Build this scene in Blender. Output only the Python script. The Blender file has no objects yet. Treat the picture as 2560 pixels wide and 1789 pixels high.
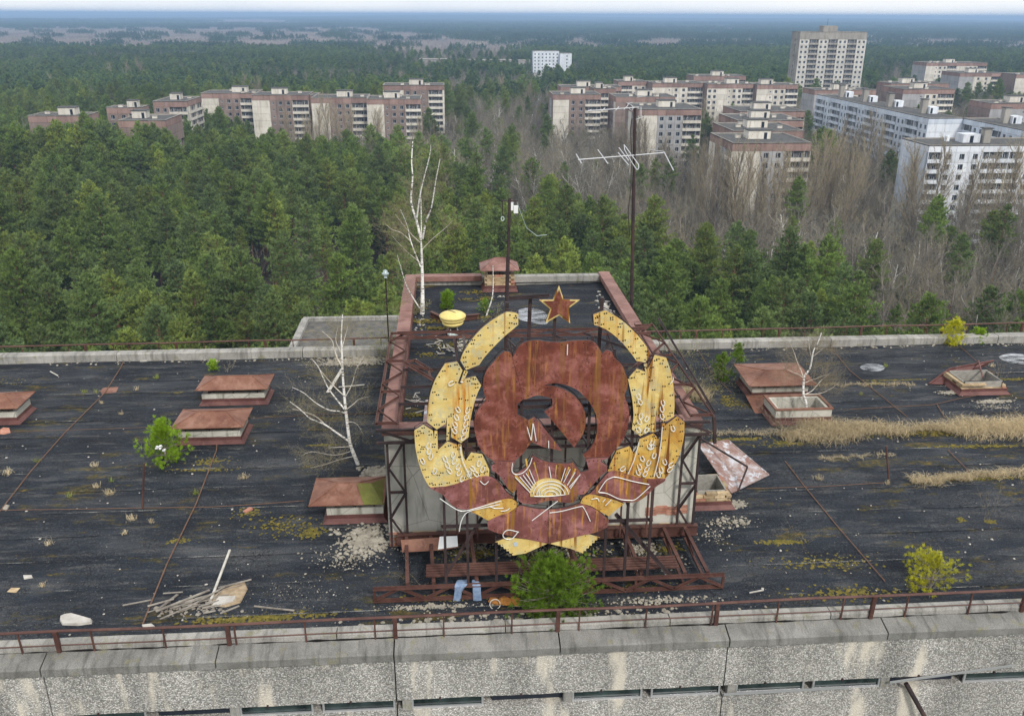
import bpy, math, random
import numpy as np
from mathutils import Vector, Matrix
from mathutils.geometry import tessellate_polygon
rad = math.radians
scene = bpy.context.scene
COL = scene.collection
rng = random.Random(11)

# ------------------------------------------------------------------ camera
FPX = 2212.0                       # focal length in pixels of a 2560 px wide picture
PITCH = math.atan(857 / FPX); YAW = rad(4.06); ROLL = rad(.25)
CAMZ = 60.5
h_ = np.array([math.sin(YAW), math.cos(YAW), 0]); up_ = np.array([0, 0, 1.])
fwd = h_ * math.cos(PITCH) - up_ * math.sin(PITCH)
r0_ = np.array([math.cos(YAW), -math.sin(YAW), 0]); u0_ = np.cross(r0_, fwd)
RT = r0_ * math.cos(ROLL) + u0_ * math.sin(ROLL); UP = -r0_ * math.sin(ROLL) + u0_ * math.cos(ROLL)
cam = bpy.data.objects.new('camera', bpy.data.cameras.new('camera')); COL.objects.link(cam)
cam.data.sensor_width = 36; cam.data.lens = FPX * 36 / 2560
cam.data.clip_start = .5; cam.data.clip_end = 90000
cam.matrix_world = Matrix(((RT[0], UP[0], -fwd[0], 0), (RT[1], UP[1], -fwd[1], 0), (RT[2], UP[2], -fwd[2], CAMZ), (0, 0, 0, 1)))
scene.camera = cam
CP = np.array([0, 0, CAMZ])
K = 2560 / 2296.
# survey helpers: a sighting line from the drone's position, cut with a level or with a wall plane
def _ray(x, y): return fwd + RT * ((x * K - 1280) / FPX) - UP * ((y * K - 894.5) / FPX)
def dz(x, y, z=50.):
    d = _ray(x, y); t = (z - CAMZ) / d[2]; return Vector(CP + d * t)
def dy(x, y, Y):
    d = _ray(x, y); return Vector(CP + d * (Y / d[1]))

# ------------------------------------------------------------------ sky, sun, exposure
SUN_EL, SUN_AZ = rad(42), rad(158)          # azimuth from +Y clockwise: behind the camera, to the right
world = bpy.data.worlds.new('World'); scene.world = world; world.use_nodes = True
nt = world.node_tree; nt.nodes.clear()
N = nt.nodes.new; Lk = nt.links.new
sky = N('ShaderNodeTexSky'); sky.sky_type = 'NISHITA'; sky.sun_disc = False
sky.sun_elevation = SUN_EL; sky.sun_rotation = SUN_AZ; sky.air_density = 1.; sky.dust_density = 2.
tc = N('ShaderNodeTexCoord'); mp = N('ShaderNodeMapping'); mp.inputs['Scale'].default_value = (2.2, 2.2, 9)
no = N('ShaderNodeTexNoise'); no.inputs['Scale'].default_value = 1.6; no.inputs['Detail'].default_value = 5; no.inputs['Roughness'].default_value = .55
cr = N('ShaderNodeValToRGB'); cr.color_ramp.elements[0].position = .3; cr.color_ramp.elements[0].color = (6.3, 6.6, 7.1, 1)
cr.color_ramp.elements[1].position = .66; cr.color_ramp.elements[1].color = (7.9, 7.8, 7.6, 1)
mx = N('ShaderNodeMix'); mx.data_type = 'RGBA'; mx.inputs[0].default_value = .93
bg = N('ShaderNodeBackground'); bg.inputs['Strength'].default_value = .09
ow = N('ShaderNodeOutputWorld')
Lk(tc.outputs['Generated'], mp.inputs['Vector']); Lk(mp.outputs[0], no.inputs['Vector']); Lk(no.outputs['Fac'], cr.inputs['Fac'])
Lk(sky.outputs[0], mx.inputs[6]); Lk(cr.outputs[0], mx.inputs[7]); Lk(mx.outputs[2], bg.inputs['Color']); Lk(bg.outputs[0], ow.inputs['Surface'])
sl = bpy.data.lights.new('sun', 'SUN'); sl.energy = 1.5; sl.angle = rad(10); sl.color = (1, .95, .87)
so = bpy.data.objects.new('sun', sl); COL.objects.link(so)
so.rotation_euler = (math.pi / 2 - SUN_EL, 0, math.pi - SUN_AZ)
vs = scene.view_settings; vs.view_transform = 'Standard'; vs.look = 'None'; vs.exposure = .82; vs.gamma = 1; vs.use_curve_mapping = False
scene.render.engine = 'CYCLES'
scene.cycles.volume_bounces = 0; scene.cycles.max_bounces = 6; scene.cycles.diffuse_bounces = 3; scene.cycles.transparent_max_bounces = 8

# ------------------------------------------------------------------ materials
MATS = {}
class NM:
    """small node-material writer"""
    def __init__(s, name, rough=.85, metal=0., spec=.3):
        m = bpy.data.materials.new(name); m.use_nodes = True; s.m = m; s.t = m.node_tree; s.t.nodes.clear()
        s.o = s.n('ShaderNodeOutputMaterial'); s.b = s.n('ShaderNodeBsdfPrincipled'); s.l(s.b.outputs[0], s.o.inputs[0])
        s.b.inputs['Roughness'].default_value = rough; s.b.inputs['Metallic'].default_value = metal; s.b.inputs['Specular IOR Level'].default_value = spec
        s.tc = s.n('ShaderNodeTexCoord'); s.geo = s.n('ShaderNodeNewGeometry'); MATS[name] = m
    def n(s, t): return s.t.nodes.new(t)
    def l(s, a, b): s.t.links.new(a, b)
    def vec(s, scale=(1, 1, 1), world=True, loc=(0, 0, 0)):
        mp = s.n('ShaderNodeMapping'); mp.inputs['Scale'].default_value = scale; mp.inputs['Location'].default_value = loc
        s.l(s.geo.outputs['Position'] if world else s.tc.outputs['Object'], mp.inputs['Vector']); return mp.outputs[0]
    def noise(s, v, scale, det=4, rough=.55, dist=0.):
        n = s.n('ShaderNodeTexNoise'); s.l(v, n.inputs['Vector']); n.inputs['Scale'].default_value = scale; n.inputs['Detail'].default_value = det
        n.inputs['Roughness'].default_value = rough; n.inputs['Distortion'].default_value = dist; return n.outputs['Fac']
    def voro(s, v, scale, feat='F1', out='Distance'):
        n = s.n('ShaderNodeTexVoronoi'); n.feature = feat; s.l(v, n.inputs['Vector']); n.inputs['Scale'].default_value = scale; return n.outputs[out]
    def ramp(s, f, stops, interp='LINEAR'):
        r = s.n('ShaderNodeValToRGB'); s.l(f, r.inputs['Fac']); e = r.color_ramp.elements; r.color_ramp.interpolation = interp
        while len(e) < len(stops): e.new(.5)
        for i, (p, c) in enumerate(stops):
            e[i].position = p
            if not isinstance(c, (tuple, list)): c = (c, c, c)
            e[i].color = (*c[:3], 1)
        return r.outputs[0]
    def mask(s, f, a, b): return s.ramp(f, [(a, 0), (b, 1)] if a < b else [(b, 1), (a, 0)])
    def mix(s, fac, a, b, mode='MIX'):
        m = s.n('ShaderNodeMix'); m.data_type = 'RGBA'; m.blend_type = mode
        for v, i in ((fac, 0), (a, 6), (b, 7)):
            if isinstance(v, (int, float)): m.inputs[i].default_value = v if i == 0 else (v, v, v, 1)
            elif isinstance(v, tuple): m.inputs[i].default_value = (*v, 1)
            else: s.l(v, m.inputs[i])
        return m.outputs[2]
    def math(s, op, a, b=0.):
        m = s.n('ShaderNodeMath'); m.operation = op
        for v, i in ((a, 0), (b, 1)):
            if isinstance(v, (int, float)): m.inputs[i].default_value = v
            else: s.l(v, m.inputs[i])
        return m.outputs[0]
    def bump(s, h, strength=.5, dist=.02):
        b = s.n('ShaderNodeBump'); b.inputs['Strength'].default_value = strength; b.inputs['Distance'].default_value = dist
        s.l(h, b.inputs['Height']); s.l(b.outputs[0], s.b.inputs['Normal'])
    def col(s, c): s.l(c, s.b.inputs['Base Color']); return s
    def rnd(s):
        o = s.n('ShaderNodeObjectInfo'); return o.outputs['Random']

def simple(name, c1, c2, scale=3., rough=.85, metal=0., bump=.3, bd=.01, det=6, world=True, c3=None, stretch=(1, 1, 1), rnd=0.):
    k = NM(name, rough, metal); v = k.vec(stretch, world)
    f = k.noise(v, scale, det, .62)
    st = [(.32, c1), (.68, c2)] if c3 is None else [(.3, c1), (.55, c2), (.72, c3)]
    c = k.ramp(f, st)
    if rnd:
        c = k.mix(1., c, k.ramp(k.rnd(), [(0, 1 - rnd), (1, 1 + rnd)]), 'MULTIPLY')
    k.col(c)
    if bump: k.bump(k.noise(v, scale * 5, 4, .6), bump, bd)
    return k.m

def flat(name, c, rough=.7, metal=0., spec=.3):
    k = NM(name, rough, metal, spec); k.b.inputs['Base Color'].default_value = (*c, 1); return k.m

# --- bitumen roofing
def bitumen(name, dust=.5, moss=.5, rnd=.1):
    k = NM(name, .8, 0, .28); v = k.vec()
    vs_ = k.vec((.35, 1.6, 1))
    big = k.noise(vs_, .8, 5, .6, .4); mid = k.noise(v, 2.6, 8, .68); fine = k.noise(v, 22, 5, .7)
    c = k.ramp(big, [(.3, (.004, .007, .013)), (.5, (.014, .02, .03)), (.68, (.046, .05, .056))])
    c = k.mix(k.math('MULTIPLY', k.mask(k.noise(k.vec((.5, 2.4, 1), loc=(2, 5, 0)), 1.6, 9, .72), .51, .72), .8), c, (.10, .099, .095)) if dust > .3 else c
    c = k.mix(k.mask(fine, .57, .78), c, (.14, .138, .13)); c = k.mix(1., c, k.ramp(k.noise(v, 38, 4, .8), [(.35, .45), (.65, 1.6)]), 'MULTIPLY')
    # alligator cracks
    dv = k.n('ShaderNodeVectorMath'); dv.operation = 'ADD'; nn = k.n('ShaderNodeTexNoise'); nn.inputs['Scale'].default_value = 2.5; k.l(v, nn.inputs['Vector'])
    k.l(v, dv.inputs[0]); k.l(nn.outputs['Color'], dv.inputs[1])
    e1 = k.voro(dv.outputs[0], 7., 'DISTANCE_TO_EDGE'); e2 = k.voro(dv.outputs[0], 17., 'DISTANCE_TO_EDGE')
    area = k.mask(k.noise(v, .9, 3), .36, .52)
    ck = k.math('MULTIPLY', k.ramp(e1, [(0, 1), (.07, 0)]), area)
    ck2 = k.math('MULTIPLY', k.ramp(e2, [(0, 1), (.07, 0)]), k.mask(k.noise(k.vec(loc=(3, 9, 0)), .7, 3), .45, .6))
    ckk = k.math('MAXIMUM', ck, k.math('MULTIPLY', ck2, .6))
    c = k.mix(k.math('MULTIPLY', ckk, .9), c, (.006, .007, .01))
    # moss and lichen
    mm = k.noise(k.vec((.6, 1.7, 1), loc=(7.3, 2.1, 0)), 1.15, 9, .72)
    mask = k.mask(mm, .585 - .05 * moss, .66 - .05 * moss)
    mcol = k.ramp(k.noise(v, 7, 6, .7), [(.38, (.02, .024, .01)), (.52, (.07, .056, .014)), (.68, (.2, .13, .025))])
    c = k.mix(k.math('MULTIPLY', mask, .85), c, mcol)
    # pale grit specks
    sp = k.voro(v, 13., 'F1'); pick = k.mask(k.noise(v, 3.1, 2), .5, .62)
    c = k.mix(k.math('MULTIPLY', k.ramp(sp, [(0, 1), (.12, 0)], 'LINEAR'), pick), c, (.36, .35, .31))
    if rnd: c = k.mix(1., c, k.ramp(k.rnd(), [(0, 1 - rnd), (1, 1 + rnd)]), 'MULTIPLY')
    k.col(c)
    wet = k.noise(k.vec((.5, 1.2, 1), loc=(1, 4, 0)), .8, 4)
    k.l(k.ramp(wet, [(.3, .5), (.52, .85)]), k.b.inputs['Roughness'])
    k.bump(k.math('SUBTRACT', k.noise(v, 9, 7, .7), k.math('MULTIPLY', ckk, .8)), .6, .03)
    return k.m
bitumen('bitumen'); bitumen('bitumen_pavilion', .2, .35, 0.)
def concrete(name, lo, hi, lich=(.2, .19, .1)):
    k = NM(name, .92, 0, .2); v = k.vec(); f = k.noise(v, 1.3, 8, .65); c = k.ramp(f, [(.3, lo), (.7, hi)])
    st = k.noise(k.vec((6, 1, .7)), 1.4, 5, .6); c = k.mix(k.math('MULTIPLY', k.mask(st, .5, .72), .75), c, tuple(x * .55 for x in lo))
    c = k.mix(k.math('MULTIPLY', k.mask(k.noise(v, 4.1, 6), .58, .7), .6), c, lich)
    g = k.noise(v, 55, 3, .7); c = k.mix(.55, c, k.ramp(g, [(.3, .45), (.7, 1.5)]), 'MULTIPLY')
    k.col(c); k.bump(k.noise(v, 30, 5, .7), .7, .012); return k.m
concrete('concrete', (.2, .195, .18), (.42, .41, .385)); concrete('concrete_dark', (.125, .124, .116), (.27, .265, .25))
def aggregate():
    k = NM('pebble_dash', .9, 0, .25); v = k.vec(); vo = k.n('ShaderNodeTexVoronoi'); vo.inputs['Scale'].default_value = 42; k.l(v, vo.inputs['Vector'])
    sx = k.n('ShaderNodeSeparateColor'); k.l(vo.outputs['Color'], sx.inputs[0])
    c = k.ramp(sx.outputs[0], [(0, (.25, .245, .23)), (.45, (.48, .47, .44)), (.8, (.64, .625, .59)), (1, (.82, .8, .77))])
    c = k.mix(k.ramp(vo.outputs['Distance'], [(.3, 0), (.7, .75)]), c, (.14, .135, .125))
    st = k.noise(k.vec((1.1, 1, .35)), 1.1, 6, .6)
    c = k.mix(1., c, k.ramp(st, [(.3, .62), (.6, 1.05), (.74, 1.3)]), 'MULTIPLY')
    w = k.mask(k.noise(k.vec((2.2, 1, .5), loc=(4.4, 0, 0)), 1., 4), .58, .68); c = k.mix(k.math('MULTIPLY', w, .7), c, (.7, .64, .54))
    k.col(c); k.bump(k.ramp(vo.outputs['Distance'], [(0, 1), (.6, 0)]), .8, .012); return k.m
aggregate()
def rusty(name, base, lite, dark, streak=(.3, .13, .03), sk=.5, rough=.62, spot=0.5, vert=True, sc=1., lich=None):
    k = NM(name, rough, .1, .35); v = k.vec(); f = k.noise(v, 1.7 * sc, 8, .62); c = k.ramp(f, [(.28, dark), (.5, base), (.74, lite)])
    c = k.mix(k.math('MULTIPLY', k.mask(k.noise(k.vec(loc=(5, 5, 5)), 2.6 * sc, 9, .66, .6), .555, .59), spot * .85), c, lite)
    c = k.mix(k.math('MULTIPLY', k.mask(k.noise(k.vec(loc=(9, 1, 4)), 2.1 * sc, 9, .7, .4), .55, .6), .55), c, dark)
    c = k.mix(k.math('MULTIPLY', k.mask(k.voro(k.vec(), 9. * sc), .09, .05), .7), c, tuple(x * .3 for x in base))
    if lich: c = k.mix(k.math('MULTIPLY', k.mask(k.noise(k.vec(loc=(1, 8, 3)), 5. * sc, 8, .75), .5, .64), .8), c, lich)
    if vert:
        s1 = k.noise(k.vec((9 * sc, 9 * sc, .5 * sc)), 1., 6, .7)
        zone = k.mask(k.noise(k.vec((1.6 * sc, 1.6 * sc, .8 * sc), loc=(6, 3, 1)), 1., 4, .6), .45, .58)
        c = k.mix(k.math('MULTIPLY', k.math('MULTIPLY', k.mask(s1, .52, .64), zone), sk), c, streak)
        s2 = k.noise(k.vec((5 * sc, 5 * sc, .3 * sc), loc=(2, 2, 2)), 1., 3, .6)
        c = k.mix(k.math('MULTIPLY', k.mask(s2, .6, .66), sk), c, tuple(x * .5 for x in streak))
    g = k.noise(v, 30, 5, .75); c = k.mix(k.mask(g, .6, .8), c, tuple(x * .55 for x in base))
    k.col(c); k.bump(k.math('ADD', k.noise(v, 3.2, 3, .5), k.math('MULTIPLY', k.noise(v, 14, 5, .6), .18)), .8, .035); return k.m
rusty('red_enamel', (.165, .045, .03), (.36, .145, .125), (.085, .026, .018), (.42, .2, .05), .6, .9, sc=1.6)
rusty('pink_enamel', (.19, .065, .058), (.38, .17, .175), (.11, .038, .03), (.5, .24, .04), 1., .8, sc=1.5)
rusty('yellow_enamel', (.66, .49, .17), (.76, .64, .3), (.54, .36, .1), (.5, .2, .025), 1., .6, lich=(.44, .43, .3))
rusty('yellow_stained', (.56, .33, .07), (.72, .52, .16), (.38, .17, .03), (.34, .11, .015), 1., .6, lich=(.36, .26, .1))
rusty('rust_cap', (.2, .092, .06), (.3, .165, .12), (.12, .045, .03), (.2, .1, .05), .3, .6, vert=False)
rusty('rust_flash', (.12, .05, .045), (.18, .085, .075), (.07, .028, .026), (.15, .07, .04), .3, .6, vert=False)
rusty('steel_rust', (.095, .044, .036), (.15, .078, .06), (.06, .026, .022), (.2, .09, .04), .3, .6, vert=False)
rusty('steel_dark', (.045, .03, .032), (.085, .05, .045), (.025, .018, .02), (.1, .05, .03), .2, .6, vert=False)
rusty('cladding', (.24, .125, .105), (.32, .19, .165), (.15, .07, .058), (.2, .1, .06), .3, .6, vert=False)
rusty('white_rust', (.3, .22, .2), (.58, .62, .68), (.19, .075, .05), (.25, .1, .06), .9, .6, spot=.9, vert=False, sc=1.6)
rusty('moss_cap', (.13, .14, .03), (.2, .2, .05), (.16, .08, .05), (.2, .1, .05), .3, .8, vert=False)
rusty('rust_orange', (.33, .14, .03), (.4, .2, .05), (.15, .07, .03), (.2, .1, .05), .3, .8, vert=False)
def plaster():
    k = NM('plaster', .92, 0, .2); v = k.vec(); c = k.ramp(k.noise(v, 1.2, 8, .65), [(.3, (.36, .35, .31)), (.7, (.56, .55, .49))])
    c = k.mix(k.mask(k.noise(k.vec((4, 1, .6)), 1.3, 6), .52, .72), c, (.17, .165, .14))
    e = k.voro(k.vec(), 1.1, 'DISTANCE_TO_EDGE'); c = k.mix(k.ramp(e, [(0, .6), (.012, 0)]), c, (.1, .1, .09))
    k.col(c); k.bump(k.noise(v, 14, 6), .4, .02); return k.m
plaster()
simple('brick_buff', (.3, .2, .11), (.52, .42, .27), 6, rnd=.3); simple('brick_rose', (.36, .15, .1), (.48, .27, .2), 6, rnd=.25)
simple('mortar', (.22, .21, .19), (.34, .33, .3), 9)
simple('rubble_cream', (.26, .235, .19), (.5, .465, .39), 5, rnd=.25); simple('rubble_white', (.33, .31, .28), (.56, .54, .5), 4)
simple('old_wood', (.13, .115, .1), (.3, .275, .24), 5, stretch=(1, 1, 1), rnd=.2); simple('pale_wood', (.4, .38, .34), (.6, .58, .53), 7)
simple('moss', (.045, .05, .012), (.16, .13, .025), 9, bump=.6, bd=.03, c3=(.26, .2, .04))
flat('tube_white', (.72, .72, .7), .3, 0, .5); flat('hole_black', (.006, .005, .005), .95); flat('aluminium', (.55, .56, .58), .45, .6); flat('cable', (.035, .028, .026), .7)
flat('cap_white', (.7, .72, .72), .5); simple('brown_board', (.22, .16, .1), (.42, .33, .22), 8); simple('denim', (.13, .2, .34), (.27, .36, .5), 14, bump=.5, bd=.01)
simple('lamp_yellow', (.62, .5, .16), (.74, .62, .25), 9, .5); simple('wire_rust', (.13, .07, .05), (.2, .12, .08), 9)
flat('glass_insulator', (.45, .55, .55), .15, 0, .6); flat('sticker', (.42, .48, .52), .6)
# puddle and glass
k = NM('puddle', .06, 0, 1.); k.col(k.ramp(k.noise(k.vec(), 3, 5), [(.3, (.03, .035, .045)), (.7, (.3, .33, .38))]))
k.b.inputs['Coat Weight'].default_value = 1; k.b.inputs['Coat Roughness'].default_value = .12
tr = k.n('ShaderNodeBsdfTransparent'); ms = k.n('ShaderNodeMixShader'); k.l(k.mask(k.noise(k.vec((.9, 2.6, 1)), 2.0, 4, .6), .36, .62), ms.inputs[0]); k.l(tr.outputs[0], ms.inputs[1]); k.l(k.b.outputs[0], ms.inputs[2]); k.l(ms.outputs[0], k.o.inputs[0])
k = NM('dark_glass', .12, 0, .6); k.col(k.ramp(k.noise(k.vec(), 2.2, 3), [(.35, (.012, .018, .02)), (.7, (.05, .075, .075))]))
# facades far away
def panel(name, lo, hi, dirt, rnd=.1):
    k = NM(name, .9, 0, .2); f = k.noise(k.vec((.35, .35, .12)), 1., 6, .65); c = k.ramp(f, [(.3, lo), (.68, hi)])
    c = k.mix(k.math('MULTIPLY', k.mask(k.noise(k.vec((.9, .9, .16), loc=(3, 1, 2)), 1., 6, .7), .5, .68), .65), c, dirt)
    c = k.mix(1., c, k.ramp(k.rnd(), [(0, 1 - rnd), (1, 1 + rnd)]), 'MULTIPLY'); k.col(c); k.bump(k.noise(k.vec(), 2, 5), .3, .05); return k.m
panel('panel_cream', (.52, .49, .43), (.7, .67, .61), (.33, .29, .23)); panel('panel_brick', (.185, .142, .125), (.275, .215, .19), (.13, .1, .09))
panel('panel_attic', (.22, .145, .125), (.32, .22, .192), (.17, .11, .095), .16); panel('panel_grey', (.3, .3, .31), (.41, .41, .42), (.21, .2, .2))
panel('panel_white', (.6, .65, .72), (.76, .79, .84), (.38, .4, .44)); panel('panel_blue', (.5, .57, .67), (.66, .72, .8), (.36, .4, .47)); panel('panel_pale', (.46, .45, .42), (.64, .62, .58), (.3, .28, .26)); panel('panel_drab', (.25, .235, .21), (.38, .36, .33), (.17, .155, .135))
simple('roof_tar', (.035, .037, .04), (.085, .085, .083), .8, det=8, c3=(.11, .1, .075)); flat('joint', (.5, .48, .45)); flat('window_frame', (.5, .53, .56)); flat('window_dark', (.012, .018, .03), .3, 0, .5)
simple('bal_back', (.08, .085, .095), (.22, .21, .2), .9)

# ------------------------------------------------------------------ mesh helpers
class MB:
    def __init__(s): s.v = []; s.f = []; s.mi = []; s.cur = 0
    def add(s, vs, fs):
        b = len(s.v); s.v += [tuple(p) for p in vs]; s.f += [tuple(i + b for i in f) for f in fs]; s.mi += [s.cur] * len(fs); return s
    def box(s, x0, x1, y0, y1, z0, z1):
        return s.add([(x0, y0, z0), (x1, y0, z0), (x1, y1, z0), (x0, y1, z0), (x0, y0, z1), (x1, y0, z1), (x1, y1, z1), (x0, y1, z1)],
                     [(0, 3, 2, 1), (4, 5, 6, 7), (0, 1, 5, 4), (1, 2, 6, 5), (2, 3, 7, 6), (3, 0, 4, 7)])
    def bar(s, a, b, w=.05, h=None, upv=(0, 0, 1)):
        h = h or w; a = Vector(a); b = Vector(b); d = (b - a).normalized(); u = Vector(upv)
        if abs(d.dot(u)) > .96: u = Vector((0, 1, 0))
        r = d.cross(u).normalized(); u = r.cross(d)
        q = [r * (w / 2) * i + u * (h / 2) * j for i, j in ((-1, -1), (1, -1), (1, 1), (-1, 1))]
        return s.add([a + t for t in q] + [b + t for t in q], [(3, 2, 1, 0), (4, 5, 6, 7), (0, 1, 5, 4), (1, 2, 6, 5), (2, 3, 7, 6), (3, 0, 4, 7)])
    def angle(s, a, b, w=.06, t=.01):      # L-section steel
        a = Vector(a); b = Vector(b); d = (b - a).normalized(); u = Vector((0, 0, 1))
        if abs(d.dot(u)) > .96: u = Vector((0, 1, 0))
        r = d.cross(u).normalized(); u = r.cross(d)
        s.bar(a + r * w / 2, b + r * w / 2, w, t, u); s.bar(a + u * w / 2, b + u * w / 2, t, w, u); return s
    def tube(s, pts, r, n=6, close=False):
        pts = [Vector(p) for p in pts]; rs = r if isinstance(r, (list, tuple)) else [r] * len(pts); m = len(pts); vs = []
        for i, p in enumerate(pts):
            d = (pts[min(i + 1, m - 1)] - pts[max(i - 1, 0)])
            if close: d = pts[(i + 1) % m] - pts[i - 1]
            if d.length < 1e-9: d = Vector((0, 0, 1))
            d.normalize(); u = Vector((0, 0, 1)) if abs(d.z) < .9 else Vector((0, 1, 0)); a = d.cross(u).normalized(); b = d.cross(a)
            vs += [p + (a * math.cos(t) + b * math.sin(t)) * rs[i] for t in [2 * math.pi * k / n for k in range(n)]]
        fs = []
        for i in range(m if close else m - 1):
            j = (i + 1) % m
            for k in range(n): fs.append((i * n + k, i * n + (k + 1) % n, j * n + (k + 1) % n, j * n + k))
        if not close: fs += [tuple(range(n)), tuple(range((m - 1) * n + n - 1, (m - 1) * n - 1, -1))]
        return s.add(vs, fs)
    def rock(s, c, r, rg, fl=.6):
        c = Vector(c); ph = (1 + 5 ** .5) / 2; a = rg.random() * 6.28
        P = [(-1, ph, 0), (1, ph, 0), (-1, -ph, 0), (1, -ph, 0), (0, -1, ph), (0, 1, ph), (0, -1, -ph), (0, 1, -ph), (ph, 0, -1), (ph, 0, 1), (-ph, 0, -1), (-ph, 0, 1)]
        F = [(0, 11, 5), (0, 5, 1), (0, 1, 7), (0, 7, 10), (0, 10, 11), (1, 5, 9), (5, 11, 4), (11, 10, 2), (10, 7, 6), (7, 1, 8), (3, 9, 4), (3, 4, 2), (3, 2, 6), (3, 6, 8), (3, 8, 9), (4, 9, 5), (2, 4, 11), (6, 2, 10), (8, 6, 7), (9, 8, 1)]
        sx, sy = rg.uniform(.7, 1.3), rg.uniform(.7, 1.3); vs = []
        for p in P:
            q = Vector(p) * (r / 1.9) * rg.uniform(.75, 1.2); q = Vector((q.x * sx, q.y * sy, q.z * fl)); vs.append(c + Vector((q.x * math.cos(a) - q.y * math.sin(a), q.x * math.sin(a) + q.y * math.cos(a), q.z)))
        return s.add(vs, F)
    def plate(s, pts, y0, y1, holes=()):   # polygon in x,z extruded from y0 to y1
        loops = [[Vector((p[0], p[1], 0)) for p in L] for L in (pts, *holes)]
        tri = tessellate_polygon(loops); fl = [p for L in loops for p in L]; n = len(fl)
        vs = [(p.x, y0, p.y) for p in fl] + [(p.x, y1, p.y) for p in fl]; fs = []
        for t in tri:
            a, b, c = [fl[i] for i in t]; cw = (b - a).cross(c - a).z
            t = t if cw > 0 else t[::-1]; fs.append(tuple(t)); fs.append(tuple(i + n for i in t[::-1]))
        o = 0
        for L in loops:
            m = len(L)
            for i in range(m): j = (i + 1) % m; fs.append((o + i, o + j, o + j + n, o + i + n))
            o += m
        return s.add(vs, fs)
    def mesh(s, name, mats, smooth=False):
        me = bpy.data.meshes.new(name); me.from_pydata([tuple(p) for p in s.v], [], s.f)
        for m in (mats if isinstance(mats, (list, tuple)) else [mats]): me.materials.append(MATS[m])
        if len(me.materials) > 1: me.polygons.foreach_set('material_index', s.mi)
        if smooth: me.polygons.foreach_set('use_smooth', [True] * len(me.polygons))
        me.update(); return me
    def build(s, name, mats, parent=None, smooth=False, kind=None, label=None, origin=None):
        if origin is not None: s.v = [(p[0] - origin[0], p[1] - origin[1], p[2] - origin[2]) for p in s.v]
        elif parent is not None: s.v = [(p[0] - parent.location[0], p[1] - parent.location[1], p[2] - parent.location[2]) for p in s.v]
        return put(name, s.mesh(name, mats, smooth), parent, kind, label)
def put(name, me, parent=None, kind=None, label=None, loc=None, rz=0.):
    o = bpy.data.objects.new(name, me); COL.objects.link(o)
    if parent is not None: o.parent = parent
    if loc is not None: o.location = loc
    if rz: o.rotation_euler = (0, 0, rz)
    if kind: o['kind'] = kind
    if label: o['label'] = label
    return o
def tag(o, label, cat, group=None, kind=None):
    o['label'] = label; o['category'] = cat
    if group: o['group'] = group
    if kind: o['kind'] = kind
    return o
def thing(name, loc, label, cat, group=None, rz=0.):
    o = bpy.data.objects.new(name, None); COL.objects.link(o); o.location = loc; o.rotation_euler = (0, 0, rz); o.empty_display_size = .3
    bpy.context.evaluated_depsgraph_get if False else None
    return tag(o, label, cat, group)
def lift(o, loc):           # give a mesh thing its own base point
    loc = Vector(loc); o.data.transform(Matrix.Translation(-loc)); o.location = loc; return o
k = NM('seam_dust', .9); k.b.inputs['Base Color'].default_value = (.3, .3, .28, 1)
tr = k.n('ShaderNodeBsdfTransparent'); ms = k.n('ShaderNodeMixShader'); k.l(k.mask(k.noise(k.vec((1., 1, 1)), .7, 8, .75), .5, .7), ms.inputs[0]); k.l(tr.outputs[0], ms.inputs[1]); k.l(k.b.outputs[0], ms.inputs[2]); k.l(ms.outputs[0], k.o.inputs[0])
simple('wing_tar', (.06, .06, .058), (.13, .125, .115), 1.4, det=9, c3=(.2, .16, .08))
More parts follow.
